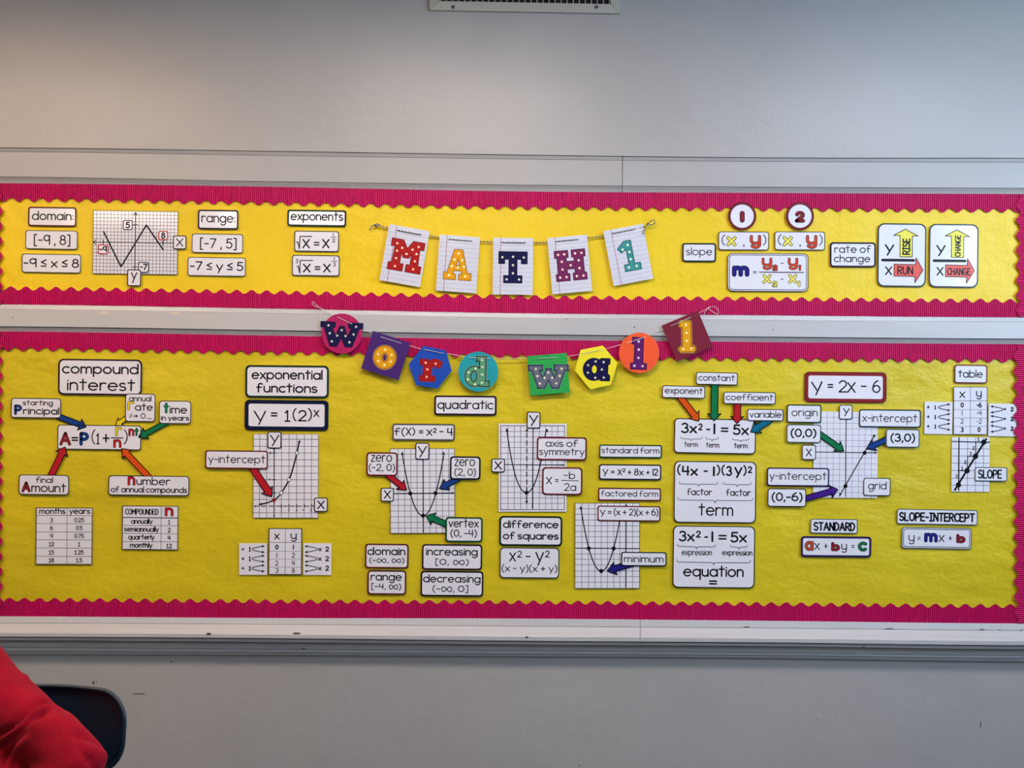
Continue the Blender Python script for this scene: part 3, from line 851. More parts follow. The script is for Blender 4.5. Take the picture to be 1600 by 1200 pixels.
def rise(x0, x1, y0, y1, o, oy, up, run, label, ux):
    c = lcard(x0, y0, x1, y1, label, 'teal', 2.1, 10, done=False, rot=.8)
    c.t('Y', 1382.2 + o, 1397 + o, 399.8 + oy, 18, 2.1); c.l([(1378.8 + o, 406.3 + oy), (1427.6 + o, 406.8 + oy)], 3.6, cap='r')
    c.t('X', 1382.6 + o, 1393.8 + o, 429.8 + oy, 13.8, 1.8)
    sub(c, 'lettering')
    c.poly([(x + ux, y + oy) for x, y in ((1414.6, 358.4), (1434.4, 369), (1425.4, 369.2), (1425.2, 401.4), (1406, 401.2), (1406.2, 368.2), (1396.2, 368))], C['lyellow'], 1.2)
    sub(c, 'printed_arrow')
    c.poly([(x + o, y + oy) for x, y in ((1396.8, 412.8), (1430.4, 413.6), (1431.2, 403), (1442, 422), (1429.2, 441.6), (1429.6, 432), (1396.6, 431))], C['coral'], 1.2)
    sub(c, 'printed_arrow')
    # RUN / CHANGE along the red arrow
    c.t(run, 1401.6 + o if run == 'RUN' else 1399.2 + o, 1426.4 + o if run == 'RUN' else 1436 + o, 428.9 + oy, 13 if run == 'RUN' else 11.4, 1.6 if run == 'RUN' else 1.4)
    # vertical word in the yellow arrow
    st, W = layout(up)
    n0 = c.L(1416 + ux, 385 + oy)
    ln = 26 if up == 'RISE' else 34; wd = 12.5 if up == 'RISE' else 9.6; wt = 2.3 if up == 'RISE' else 1.6
    cy_ = 0 if up == 'RISE' else 2.2
    for q in st:
        c.ink.rib([(n0[0] - (p[1] - .5) * (wd - wt), n0[1] + cy_ - 0.5 + (p[0] / W - .5) * (ln - wt)) for p in q], wt, K)
    c.done()
rise(1371, 1447, 349.4, 448, 0, 0, 'RISE', 'RUN', 'tall card with RISE and RUN arrows and y over x', 0)
rise(1451.4, 1528.6, 350.4, 449, 80.4, 1, 'CHANGE', 'CHANGE', 'tall card with two CHANGE arrows and y over x', 80.4)

# ================================================================== MATH 1 BANNER
SLAB = {
 'T': ([(0, 1), (1, 1), (1, .62), (.80, .62), (.80, .76), (.64, .76), (.64, .23), (.82, .23), (.82, 0), (.18, 0), (.18, .23), (.36, .23), (.36, .76), (.20, .76), (.20, .62), (0, .62)], [],
       [(.12, .82), (.5, .84), (.88, .82), (.5, .57), (.5, .31), (.28, .11), (.72, .11)]),
 'H': ([(0, 1), (.44, 1), (.44, .77), (.37, .77), (.37, .63), (.63, .63), (.63, .77), (.56, .77), (.56, 1), (1, 1), (1, .77), (.93, .77), (.93, .23), (1, .23), (1, 0), (.56, 0), (.56, .23), (.63, .23),
         (.63, .38), (.37, .38), (.37, .23), (.44, .23), (.44, 0), (0, 0), (0, .23), (.07, .23), (.07, .77), (0, .77)], [],
       [(.12, .88), (.32, .88), (.68, .88), (.89, .88), (.22, .64), (.78, .64), (.5, .5), (.22, .38), (.78, .38), (.12, .12), (.33, .12), (.67, .12), (.89, .12)]),
 'M': ([(0, 1), (.35, 1), (.5, .74), (.65, 1), (1, 1), (1, .77), (.88, .77), (.90, .23), (1, .23), (1, 0), (.55, 0), (.55, .23), (.66, .23), (.66, .60), (.58, .44), (.42, .44), (.34, .60), (.34, .23),
         (.45, .23), (.45, 0), (0, 0), (0, .23), (.10, .23), (.12, .77), (0, .77)], [],
       [(.17, .86), (.83, .86), (.34, .74), (.20, .62), (.66, .74), (.80, .62), (.5, .57), (.21, .38), (.79, .38), (.22, .12), (.78, .12)]),
 'A': ([(.34, 1), (.64, 1), (.86, .23), (1, .23), (1, 0), (.56, 0), (.56, .17), (.66, .19), (.64, .30), (.36, .30), (.34, .19), (.43, .17), (.43, 0), (0, 0), (0, .23), (.12, .23)],
       [[(.43, .47), (.57, .47), (.5, .70)]], [(.5, .87), (.36, .66), (.64, .66), (.28, .44), (.5, .40), (.72, .44), (.20, .13), (.80, .13)]),
 '1': ([(.34, 1), (.70, 1), (.70, .22), (1, .22), (1, 0), (.16, 0), (.16, .22), (.40, .22), (.40, .72), (.12, .64), (-.04, .78)], [],
       [(.52, .86), (.22, .74), (.54, .62), (.54, .38), (.36, .12), (.78, .12)]),
 'w': ([(0, 1), (.34, 1), (.34, .78), (.27, .78), (.36, .42), (.45, .84), (.56, .84), (.65, .42), (.73, .78), (.66, .78), (.66, 1), (1, 1), (1, .78), (.92, .78), (.76, 0), (.60, 0), (.5, .36), (.40, 0), (.24, 0),
         (.08, .78), (0, .78)], [], [(.18, .85), (.84, .85), (.5, .68), (.22, .53), (.40, .45), (.60, .45), (.79, .53), (.28, .20), (.70, .20)]),
 'o': (arc(.5, .5, .5, .5, 0, 360, 32)[:-1], [arc(.5, .5, .14, .19, 0, 360, 20)[:-1]], [(.5 + .33 * math.cos(math.radians(a)), .5 + .34 * math.sin(math.radians(a))) for a in (90, 22, -30, -90, -150, 158)] ),
 'r': ([(0, .96), (.34, .96), (.40, .88), (.55, .97), (.74, .99), (1, .86), (.90, .66), (.78, .60), (.72, .72), (.58, .68), (.50, .56), (.48, .22), (.68, .22), (.68, 0), (0, 0), (0, .22), (.16, .22), (.16, .74), (0, .74)], [],
       [(.24, .82), (.70, .80), (.33, .52), (.32, .18)]),
 'd': ([(.46, 1), (.84, 1), (.84, .18), (1, .18), (1, 0), (.62, 0), (.58, .05)] + arc(.36, .33, .36, .34, -55, -305, 18) + [(.58, .60), (.58, .86), (.46, .86)],
       [arc(.36, .33, .12, .18, 0, 360, 18)[:-1]], [(.68, .90), (.70, .66), (.70, .40), (.70, .12), (.42, .60), (.14, .46), (.12, .22), (.42, .06)]),
 'a': ([(.66, 1), (1, 1), (1, .76), (.93, .72), (.92, .30), (1, .24), (1, 0), (.66, 0), (.62, .05)] + arc(.40, .5, .40, .5, -56, -304, 22) + [(.62, .95)],
       [arc(.42, .5, .11, .20, 0, 360, 18)[:-1]], [(.46, .86), (.76, .84), (.18, .68), (.70, .50), (.18, .34), (.46, .12), (.78, .14)]),
 'l': ([(.06, 1), (.76, 1), (.76, .18), (1, .18), (1, 0), (0, 0), (0, .18), (.22, .18), (.22, .80), (.06, .80)], [], [(.46, .88), (.48, .62), (.48, .36), (.24, .10), (.76, .10)]),
}
M_BULB = ink('bulb_print', (255, 250, 225)); M_GLOW = {}
def slab(c, ch, cx, cy, w, h, rot, col, edge, glow, cream=None, bulb=1.5, ew=1.0):
    """marquee letter print centred at photograph px cx,cy"""
    outer, holes, bulbs = SLAB[ch]
    ox, oy = c.L(cx, cy); a = c.a - math.radians(rot)
    def tr(p):
        x = (p[0] - .5) * w; y = (p[1] - .5) * h
        return (ox + x * math.cos(a) - y * math.sin(a), oy + x * math.sin(a) + y * math.cos(a))
    O = [tr(p) for p in outer]; H = [[tr(p) for p in q] for q in holes]
    if cream:
        for q in [O] + H: c.ink.rib(q + [q[0]], 2 * ew + 1.4, cream, closed=True)
    for q in [O] + H: c.ink.rib(q + [q[0]], 2 * ew, edge, closed=True)
    c.ink.poly(O, col, H)
    for q in [O] + H: c.ink.rib(q + [q[0]], ew, edge, closed=True)
    c.ink.build('letter', c.o); c.ink = Ink(c.s, c.ink.z + 3e-5)
    z = c.ink.z
    for b in bulbs:
        p = tr(b); c.ink = Ink(c.s, z)
        c.ink.disc(p[0], p[1], bulb * 1.55, glow, 12)
        c.ink.disc(p[0], p[1], bulb, M_BULB, 12)
        c.ink.build('printed_bulb', c.o)
M_RULE = ink('pale_blue_rule', (172, 180, 208)); M_MARG = ink('margin_red_rule', (168, 60, 110)); M_HOLE = ink('hole_ring_print', (130, 160, 180))
M_HOLEIN = ink('hole_white_print', (236, 240, 246))
def note(cx, cy, w, h, rot, ch, lw, lh, lx, ly, col, edge, glow, label, d):
    c = Card('notebook_card', cx, cy, w, h, label, 'card', rot=rot, d=d)
    c.plate('paper', [(-w / 2, -h / 2), (w / 2, -h / 2), (w / 2, h / 2), (-w / 2, h / 2)], M_NOTE, th=.0012)
    c.ink = Ink(c.s, .00125)
    for k in range(11):
        y = h / 2 - 11.5 - k * 7.1
        c.ink.rib([(-w / 2 + .4, y), (w / 2 - .4, y)], .55, M_RULE, cap='b')
    x = -w / 2 + w * .19
    c.ink.rib([(x, -h / 2), (x, h / 2)], .8, M_MARG, cap='b')
    c.ink.build('ruled_lines', c.o); c.ink = Ink(c.s, .00145)
    for y in (.30, -.03, -.36):
        c.ink.disc(-w / 2 + w * .09, y * h, 2.4, M_HOLE); c.ink.disc(-w / 2 + w * .09, y * h, 1.8, M_HOLEIN)
        c.ink.build('printed_hole', c.o); c.ink = Ink(c.s, .00145)
    c.ink = Ink(c.s, .0016)
    slab(c, ch, lx, ly, lw, lh, rot, col, edge, glow, bulb=1.5, ew=.8)
    return c
ND = .0105
m_red = ink('marquee_red', (176, 30, 34)); m_redd = ink('marquee_red_dark', (112, 14, 20)); g_red = ink('marquee_red_glow', (226, 110, 70))
m_yel = ink('marquee_amber', (232, 166, 30)); m_yeld = ink('marquee_amber_dark', (150, 88, 10)); g_yel = ink('marquee_amber_glow', (250, 210, 90))
m_nav = ink('marquee_navy', (26, 26, 74)); m_navd = ink('marquee_navy_dark', (14, 14, 44)); g_nav = ink('marquee_navy_glow', (120, 120, 120))
m_pur = ink('marquee_plum', (120, 44, 96)); m_purd = ink('marquee_plum_dark', (70, 20, 60)); g_pur = ink('marquee_plum_glow', (200, 120, 130))
m_tea = ink('marquee_teal', (62, 150, 152)); m_tead = ink('marquee_teal_dark', (20, 84, 90)); g_tea = ink('marquee_teal_glow', (150, 205, 180))
note(632.3, 399.4, 64.0, 88.9, 10.0, 'M', 51.5, 48.5, 634.6, 400.2, m_red, m_redd, g_red, 'ruled notebook card with a red letter M, first on the banner', ND)
note(715.6, 412.4, 63, 87.7, 4.0, 'A', 42.5, 47, 715.6, 413.7, m_yel, m_yeld, g_yel, 'ruled notebook card with an amber letter A on the banner', ND + .0007)
note(801.5, 416.1, 62.5, 88.6, .8, 'T', 44, 48.5, 801.5, 417.8, m_nav, m_navd, g_nav, 'ruled notebook card with a navy letter T on the banner', ND)
note(890.1, 413.3, 62.2, 88, -5.2, 'H', 47.5, 47, 891.6, 414.5, m_pur, m_purd, g_pur, 'ruled notebook card with a plum letter H on the banner', ND + .0007)
note(981.6, 398.3, 62.6, 87, -10.7, '1', 30, 47, 983.2, 399.6, m_tea, m_tead, g_tea, 'ruled notebook card with a teal number 1, last on the banner', ND)

M_STRW = mat('white_string', (.72, .70, .66), rough=.8); M_STRB = mat('black_string', (.02, .02, .022), rough=.8)
def smooth_path(pts, k=8):
    out = []
    n = len(pts)
    for i in range(n - 1):
        p0 = pts[max(i - 1, 0)]; p1 = pts[i]; p2 = pts[i + 1]; p3 = pts[min(i + 2, n - 1)]
        for j in range(k):
            t = j / k
            out.append(tuple(.5 * (2 * p1[a] + (-p0[a] + p2[a]) * t + (2 * p0[a] - 5 * p1[a] + 4 * p2[a] - p3[a]) * t * t + (-p0[a] + 3 * p1[a] - 3 * p2[a] + p3[a]) * t ** 3) for a in range(3)))
    out.append(pts[-1]); return out
def tube(name, pts, r, m, parent=None, sides=6, smooth=True):
    """pts are world Vectors"""
    V = []; Fc = []
    up = Vector((0.03, 1, .02))
    for i, p in enumerate(pts):
        t = (pts[min(i + 1, len(pts) - 1)] - pts[max(i - 1, 0)]).normalized()
        a = t.cross(up).normalized(); b = t.cross(a).normalized()
        rr = r[i] if isinstance(r, (list, tuple)) else r
        for k in range(sides):
            an = 2 * math.pi * k / sides
            V.append(p + a * rr * math.cos(an) + b * rr * math.sin(an))
    n = len(pts)
    for i in range(n - 1):
        for k in range(sides):
            a = i * sides + k; b = i * sides + (k + 1) % sides
            Fc.append((a, b, b + sides, a + sides))
    Fc.append(tuple(range(sides - 1, -1, -1))); Fc.append(tuple((n - 1) * sides + k for k in range(sides)))
    return mesh_obj(name, V, Fc, m, parent=parent, smooth=smooth)
def W3(pts): return [P(x, y, d) for x, y, d in pts]
def stitch(x0, y0, x1, y1, f=.0136, bk=.0098):
    return [(x0 - 1.0, y0, bk), (x0, y0, f), ((x0 + x1) / 2, (y0 + y1) / 2, f + .0004), (x1, y1, f), (x1 + 1.0, y1, bk)]
def resample(pts, step):
    out = [pts[0]]; acc = 0
    for a, b in zip(pts, pts[1:]):
        L = (b - a).length
        while acc + L >= step:
            t = (step - acc) / L
            a = a + (b - a) * t; L = (b - a).length; out.append(a.copy()); acc = 0
        acc += L
    return out
# black and white twine of the MATH 1 banner
tw = tag(empty('twine'), 'black and white twisted twine carrying the five notebook cards', 'string')
p1 = [(590, 352, .012), (608, 356.8, .0095)] + stitch(622, 360, 656.5, 366.5) + [(671, 368.4, .0095), (686, 371, .0095)] + stitch(701.5, 373.6, 736, 376.6) + \
     [(750, 377.5, .0095), (770, 378.2, .0095)] + stitch(785.2, 378.8, 819, 379.2) + [(833.5, 379, .0095), (855, 378.8, .0095)] + stitch(870, 377.2, 903.5, 374) + \
     [(918, 372, .0095), (943, 368.6, .0095)] + stitch(957.5, 364.6, 991, 358) + [(1004, 355, .011), (1010, 352, .013)]
loopL = [(590, 352, .012), (584, 352, .014), (580, 355, .0155), (577.5, 359.5, .013)]
loopR = [(1010, 352, .013), (1017, 345.6, .015), (1023, 344.6, .0165), (1022, 349.4, .0165), (1014.5, 351.6, .015), (1010, 352, .0145), (1007.5, 357, .0145), (1005, 366, .0145)]
bowL = [(594, 351.6, .014), (588, 349.6, .0155), (584.2, 353, .0155), (589, 353.4, .0145), (593, 350, .014)]
for pth in (p1, loopL, loopR, bowL):
    q = resample(W3(smooth_path(pth, 10)), .0011)
    for off, m_ in ((0, M_STRW), (math.pi, M_STRB)):
        pts = []
        for i, p in enumerate(q):
            t = (q[min(i + 1, len(q) - 1)] - q[max(i - 1, 0)]).normalized()
            a = t.cross(Vector((0, 1, 0.01))).normalized(); b = t.cross(a)
            an = i * .0011 / .0135 * 2 * math.pi + off
            pts.append(p + a * .0010 * math.cos(an) + b * .0010 * math.sin(an))
        tube('strand', pts, .0012 if off == 0 else .0017, m_, tw, 5)

# ================================================================== word wall BANNER
def hexa(cx, cy, r, a0): return [(r * math.cos(math.radians(a0 + 60 * k)), r * math.sin(math.radians(a0 + 60 * k))) for k in range(6)]
def bcard(name, cx, cy, shape, size, rot, col, ch, lw, lh, lx, ly, lrot, lc, le, lg, label, d, cream=None, ew=1.0, pts=None):
    c = Card(name, cx, cy, size, size, label, 'card', rot=rot, d=d)
    if shape == 'circle': q = arc(0, 0, size / 2, size / 2, 0, 360, 48)[:-1]
    elif shape == 'poly': q = [c.L(*p) for p in pts][::-1]
    else: q = [(-size / 2, -size / 2), (size / 2, -size / 2), (size / 2, size / 2), (-size / 2, size / 2)]
    c.plate('cardstock', q, col, th=.0010)
    # the letter is a cut-out glued on the card
    outer, holes, bulbs = SLAB[ch]
    ox, oy = c.L(lx, ly); a = c.a - math.radians(lrot)
    def tr(p):
        x = (p[0] - .5) * lw; y = (p[1] - .5) * lh
        return (ox + x * math.cos(a) - y * math.sin(a), oy + x * math.sin(a) + y * math.cos(a))
    s = c.s; k = Ink(s, .0016); O = [tr(p) for p in outer]; H = [[tr(p) for p in h_] for h_ in holes]
    if cream:
        for h_ in [O] + H: k.rib(h_ + [h_[0]], 2 * ew + 1.3, cream, closed=True)
    for h_ in [O] + H: k.rib(h_ + [h_[0]], 2 * ew, le, closed=True)
    k.poly(O, lc, H)
    for h_ in [O] + H: k.rib(h_ + [h_[0]], ew, le, closed=True)
    k.build('letter', c.o); k = Ink(s, k.z + 4e-5)
    z = k.z
    for b in bulbs:
        k = Ink(s, z); p = tr(b); k.disc(p[0], p[1], 2.3, lg, 12); k.disc(p[0], p[1], 1.35, M_BULB, 12)
        k.build('printed_bulb', c.o)
    return c
def cstock(n, rgb): return mat('cardstock_' + n, s2l(rgb), rough=.5, spec=.4, bump=.2, bscale=30, bdist=.001)
BD = .0175
bcard('round_banner_card', 534.2, 521.2, 'circle', 63, 0, cstock('magenta', (182, 14, 96)), 'w', 65.5, 38, 533.6, 522.8, 3.0, m_nav, m_navd, g_nav, 'magenta round banner card with a navy letter w', BD, ew=.7)
m_cre = ink('letter_cream_rim', (236, 190, 120))
bcard('square_banner_card', 602.8, 555.6, 'sq', 61.6, 17.6, cstock('purple', (66, 28, 112)), 'o', 34, 35.5, 601.3, 558.4, 3, m_yel, m_yeld, g_yel, 'purple square banner card with an amber letter o', BD + .001, cream=m_cre)
bcard('hexagonal_banner_card', 672.3, 573.3, 'poly', 68, 10, cstock('blue', (14, 74, 180)), 'r', 34, 34.5, 673.5, 578.2, 3, m_red, m_redd, g_red, 'blue hexagonal banner card with a red letter r', BD, cream=ink('rim_pink', (190, 60, 80)), ew=.7,
      pts=[(661.7, 540.1), (696.7, 547.5), (705.9, 579), (683.6, 607.3), (650, 602), (638.3, 569.4)])
bcard('round_banner_card', 747.3, 580.5, 'circle', 62.4, 0, cstock('teal', (24, 160, 172)), 'd', 38, 46, 746, 580.4, 2, ink('marquee_sage', (96, 158, 122)), ink('marquee_sage_dark', (24, 46, 38)), ink('sage_glow', (170, 205, 140)),
      'teal round banner card with a sage green letter d', BD, cream=ink('rim_sage', (150, 190, 150)), ew=1.1)
bcard('square_banner_card', 856.9, 584.8, 'sq', 62.0, -4.7, cstock('green', (40, 168, 76)), 'w', 61, 35, 856.8, 588.6, -.5, ink('marquee_grey', (108, 112, 128)), ink('marquee_grey_dark', (36, 40, 66)), ink('grey_glow', (190, 175, 140)),
      'green square banner card with a grey letter w', BD, cream=ink('rim_greyblue', (130, 140, 180)), ew=1.0)
bcard('hexagonal_banner_card', 931.3, 574.1, 'poly', 68, -11, cstock('yellow', (246, 232, 40)), 'a', 41.5, 34.5, 932, 577.2, 1.5, m_nav, m_navd, g_nav, 'yellow hexagonal banner card with a navy letter a', BD + .001, ew=.7,
      pts=[(907.3, 546.7), (942, 540.1), (964.7, 567.3), (954.5, 601.3), (922.2, 608.3), (898.2, 579)])
bcard('round_banner_card', 998.7, 551.4, 'circle', 63, 0, cstock('orange', (250, 92, 44)), 'l', 24.5, 49, 998.2, 552.2, 2, ink('marquee_violet', (96, 34, 110)), ink('marquee_violet_dark', (52, 14, 66)), ink('violet_glow', (190, 130, 170)),
      'orange round banner card with a purple letter l', BD, ew=.8)
bcard('square_banner_card', 1073.9, 525.2, 'sq', 61.2, -22.8, cstock('maroon', (122, 12, 44)), 'l', 24.5, 48, 1073.2, 525.8, -1.5, m_yel, m_yeld, g_yel, 'maroon square banner card with an amber letter l', BD + .001, cream=ink('rim_cream2', (232, 196, 110)), ew=1.0)
ws = tag(empty('string'), 'thin white string carrying the eight shaped banner cards', 'string')
ST = .0212; SB = .0168
def st2(x0, y0, x1, y1): return [(x0 - .8, y0, SB), (x0, y0, ST), ((x0 + x1) / 2, (y0 + y1) / 2, ST + .0003), (x1, y1, ST), (x1 + .8, y1, SB)]
p2 = [(501.5, 481.5, .0135), (512, 487, SB)] + st2(528, 495.6, 549.5, 506) + [(567, 515.5, SB), (580, 519.5, SB)] + st2(595.6, 526.4, 626, 536) + [(642, 540.5, SB), (655, 544.5, SB)] + \
     st2(663, 546.0, 692.5, 552) + [(702, 553, SB), (725, 557, SB)] + st2(734, 558.6, 764, 560) + [(778, 560, SB), (802, 560, SB), (824, 559.6, SB)] + st2(840.5, 560.6, 870, 558.4) + \
     [(888, 556.4, SB), (905, 553.8, SB)] + st2(910, 552.5, 941, 546.6) + [(950, 544, SB), (968, 539, SB)] + st2(979.5, 535.8, 1007.5, 526.8) + [(1016, 522.5, SB), (1034, 515.5, SB)] + \
     st2(1049, 508.8, 1078, 496.4) + [(1091, 489.5, SB), (1100, 485, .017), (1106, 481.5, .018)]
tube('strand', W3(smooth_path(p2, 6)), .00105, M_STRW, ws, 6)
tube('loop', W3(smooth_path([(501.5, 481.5, .0145), (495, 477, .015), (488.6, 471.5, .016), (488.8, 476.5, .015), (496, 480, .014), (501.5, 481.5, .0135)], 6)), .0011, M_STRW, ws)
tube('loose_end', W3(smooth_path([(501.5, 481.5, .0145), (503.2, 486, .0145), (501.6, 494, .0155), (501.2, 503, .016)], 6)), .0010, M_STRW, ws)
tube('loop', W3(smooth_path([(1106, 481.5, .018), (1114, 478.6, .02), (1121, 482.5, .02), (1122.8, 489, .019), (1119.5, 490.4, .018), (1113, 486.6, .018), (1106, 482, .018)], 6)), .0011, M_STRW, ws)
tube('loose_end', W3(smooth_path([(1106, 481.5, .018), (1102.5, 486, .0185), (1099.6, 491.5, .018)], 6)), .0010, M_STRW, ws)
tube('knot', W3([(1104, 482.6, .018), (1106, 481.4, .0186), (1108, 480.4, .018)]), .0021, M_STRW, ws)

# ================================================================== LOWER BOARD, COMPOUND INTEREST
lcard(91, 561, 222.1, 617.6, 'large dark-bordered title card reading compound interest', 'plum', 2.6, 8, texts=[T('compound', 96.9, 216.7, 584.5, 17, 2.0), T('interest', 104.7, 211.3, 611, 19.5, 2.2)])
lcard(17.3, 621.9, 95.3, 653.3, 'card reading starting Principal with a blue P', 'black', 1.0, 4, lv=3, texts=[T('starting', 35.8, 83, 633.6, 8.6, 1.1), T('P', 22.6, 34, 648, 15.4, 3.2, col=C['blue'], out=.5, outcol=C['navy']), T('rincipal', 36, 92.7, 647.9, 11.8, 1.5)])
c = lcard(195.7, 614.8, 242.7, 659.2, 'card reading annual rate % → 0._ with a yellow r', 'black', 1.0, 5, lv=3, texts=[T('annual', 201.5, 236.8, 627.3, 9.4, 1.1), T('r', 199.8, 209.4, 640.6, 18.6, 2.4, col=C['yellow'], out=.6), T('ate', 210.8, 239, 642, 12.4, 1.4), T('%→ 0._', 202, 237.3, 654.2, 8.6, 1.0)])
lcard(248.5, 626, 298.6, 662.4, 'card reading time in years with a green t', 'black', 1.0, 5, lv=3, texts=[T('t', 256, 263.6, 645.6, 16.5, 3.0, col=C['agreen'], out=.5, outcol=C['dgreen']), T('ime', 265, 292.6, 646.3, 13, 1.5), T('in years', 251.4, 295.8, 657.4, 8.6, 1.2)])
c = lcard(89.9, 664, 220.6, 703, 'long card with the compound interest formula in coloured letters', 'black', 1.0, 4, texts=[
    T('A', 93.6, 110.6, 695.8, 20.4, 3.2, col=C['dred'], out=.6), T('=', 111.6, 122.4, 692.5, 14, 2.0), T('P', 124.8, 138.4, 696, 20.4, 3.8, col=C['blue'], out=.6, outcol=C['navy']),
    T('(', 143, 149, 691, 19.5, 1.4), T('1', 150.2, 156.2, 694.4, 17.6, 1.6), T('+', 160, 171.4, 693.8, 21, 2.0), T('r', 180.6, 190.4, 681.2, 19.6, 2.6, col=C['yellow'], out=.6),
    T('n', 177.8, 189.2, 699.6, 18, 2.4, col=C['red'], out=.6), T(')', 193.4, 199.6, 691, 19.5, 1.4), T('n', 201.2, 209.6, 681.2, 15.6, 2.0, col=C['red'], out=.5), T('t', 210.4, 216.8, 681, 12.6, 2.2, col=C['agreen'], out=.5)], done=False)
c.l([(174, 684.0), (193, 684.4)], 1.5)
c.done()
lcard(29.3, 741.5, 107.9, 773.6, 'card reading final Amount with a red A', 'black', 1.1, 5, lv=3, texts=[T('final', 56, 83, 754.7, 9.8, 1.2), T('A', 34.4, 47.4, 768.8, 16, 3.0, col=C['dred'], out=.6), T('mount', 49, 103.4, 769.2, 14.6, 1.5)])
lcard(169.4, 743, 295.8, 774.7, 'card reading number of annual compounds with a red n', 'black', 1.1, 5, lv=3, texts=[T('n', 200, 211, 758.2, 19, 2.8, col=C['red'], out=.6), T('umber', 213, 266.5, 758.2, 13, 1.4), T('of annual compounds', 173, 292.6, 769.8, 9.6, 1.2)])
arrow(90, 650, 134.8, 667.4, 8.6, 18.5, 10, 'blue', 'blue paper arrow pointing from starting Principal to the P', lv=2)
arrow(199, 652, 180.5, 665.2, 7, 15, 9.5, 'yellow', 'short yellow paper arrow pointing from annual rate to the r', lv=2)
arrow(262, 659, 216.7, 683.4, 8, 19, 12, 'agreen', 'green paper arrow pointing from time in years to the exponent', lv=2)
arrow(78.5, 746, 101.8, 698.2, 10, 20.5, 11, 'red', 'red paper arrow rising from final Amount to the A', lv=2.6)
arrow(234, 747, 190.2, 700.8, 9.6, 20, 11, 'orange', 'orange paper arrow rising from number of annual compounds', lv=2.6)

def table(x0, y0, x1, y1, label, splits, rows, bw=1.2, rot=None, lv=1.5, cells=(), col=K, heavy=(), gw=.7, light=()):
    c = Card('table_sheet', (x0 + x1) / 2, (y0 + y1) / 2, x1 - x0, y1 - y0, label, 'table', lv=lv, rot=rot)
    c.plate('paper', [(-c.w / 2, -c.h / 2), (c.w / 2, -c.h / 2), (c.w / 2, c.h / 2), (-c.w / 2, c.h / 2)], M_WHITE)
    k = Ink(c.s, .00055)
    for x in splits:
        lx = c.L(x, c.cy)[0]; k.rib([(lx, -c.h / 2), (lx, c.h / 2)], gw, K2, cap='b')
    for y in rows:
        ly = c.L(c.cx, y)[1]; k.rib([(-c.w / 2, ly), (c.w / 2, ly)], 1.4 if y in heavy else gw, GRIDL if y in light else K2, cap='b')
    a, b = c.w / 2 - bw / 2, c.h / 2 - bw / 2
    k.rib([(-a, -b), (a, -b), (a, b), (-a, b), (-a, -b)], bw, col, closed=True)
    k.build('ruled_lines', c.o)
    c.ink = Ink(c.s, .0008)
    for t in cells: c.t(*t[:5], **t[5])
    c.done(); return c
def num(s, cx, base, cap=7.0, w=.95, k=.86): 
    W = layout(s)[1] * (cap - w) * k * 1.25 + w
    if s in '1': W = max(W, w)
    return T(s.replace('1', '|') if False else s, cx - W / 2, cx + W / 2, base, cap, w)
cells = [T('months', 61.2, 102.4, 803.0, 9.4, 1.2), T('years', 108, 141.3, 802.8, 9.4, 1.2)]
for (a, b), y in zip((('3', '0.25'), ('6', '0.5'), ('9', '0.75'), ('12', '1'), ('15', '1.25'), ('18', '1.5')), (815.8, 828.3, 841, 853.8, 866.6, 879)):
    cells += [num(a, 80.6, y), num(b, 123.9, y)]
table(56.0, 792.8, 144.6, 882.4, 'table sheet converting months to years', [104.7], [805.3, 818, 831.2, 843.6, 856.4, 869.4], rot=.3, cells=cells)
cells = [T('COMPOUNDED', 195.5, 248, 804.2, 9.4, 1.2), T('n', 258.2, 270.4, 806.2, 18.2, 2.8, col=C['red'], out=.6)]
for (a, x0_, x1_, b), y in zip((('annually', 204.6, 238.7, '1'), ('semiannually', 194.2, 248.6, '2'), ('quarterly', 200.4, 241.8, '4'), ('monthly', 203.3, 238.7, '12')), (818.5, 830.8, 843.2, 855.8)):
    cells += [T(a, x0_, x1_, y, 8.4, 1.05), num(b, 264.6, y + 1, 7.4)]
table(190.8, 789.9, 278.6, 859.4, 'table sheet headed COMPOUNDED and n listing yearly periods', [251.8], [808.9, 821.2, 833.7, 846.5], rot=.5, cells=cells, heavy=(808.9,))

# ================================================================== EXPONENTIAL FUNCTIONS
lcard(383.4, 570.8, 513.9, 621.8, 'green-bordered title card reading exponential functions', 'dgreen', 3.1, 7, texts=[T('exponential', 393, 504.2, 593.2, 16, 1.9), T('functions', 400.3, 496.2, 613.9, 15.4, 1.9)])
c = lcard(382.3, 625, 513.4, 672.7, 'thick navy-bordered card with y = 1(2) to the x', 'navy', 6.2, 7, done=False)
c.l([(397.6, 642.6), (406.4, 656.6)], 1.9, cap='r'); c.l([(414.8, 642.6), (404.6, 663.2)], 1.9, cap='r')
for s in (T('=', 423, 433.6, 654.4, 14.6, 2.0), T('1', 444.4, 454.2, 659.2, 18.6, 1.9), T('(', 457, 463.4, 655.4, 17.4, 1.7), T('2', 465.6, 479.4, 658.6, 18, 1.9), T(')', 481, 487.6, 655.4, 17.4, 1.7), T('x', 489.8, 499, 651.8, 16.4, 1.6)): c.t(*s[:5], **s[5])
c.done()
c = graph(395.6, 677.7, 497.6, 809.6, 'grid sheet with the rising exponential curve', [405.7, 416.6, 428.3, 439.8, 451.6, 463.6, 475.5, 486.8], [686.3, 697.2, 707.6, 718.2, 728.4, 739.2, 749.6, 759.8, 770.2, 780.6, 801.4], gw=.8, frame=.6, rot=.2)
c.l([(428.4, 690), (428.4, 807)], 1.3); c.arrowhead((428.5, 809), (428.4, 800), 3.5)
for i in range(9): c.l([(397 + i * 11.2, 791), (405.4 + i * 11.2, 791)], 1.2)
c.arrowhead((396.5, 791), (405, 791), 3.6)
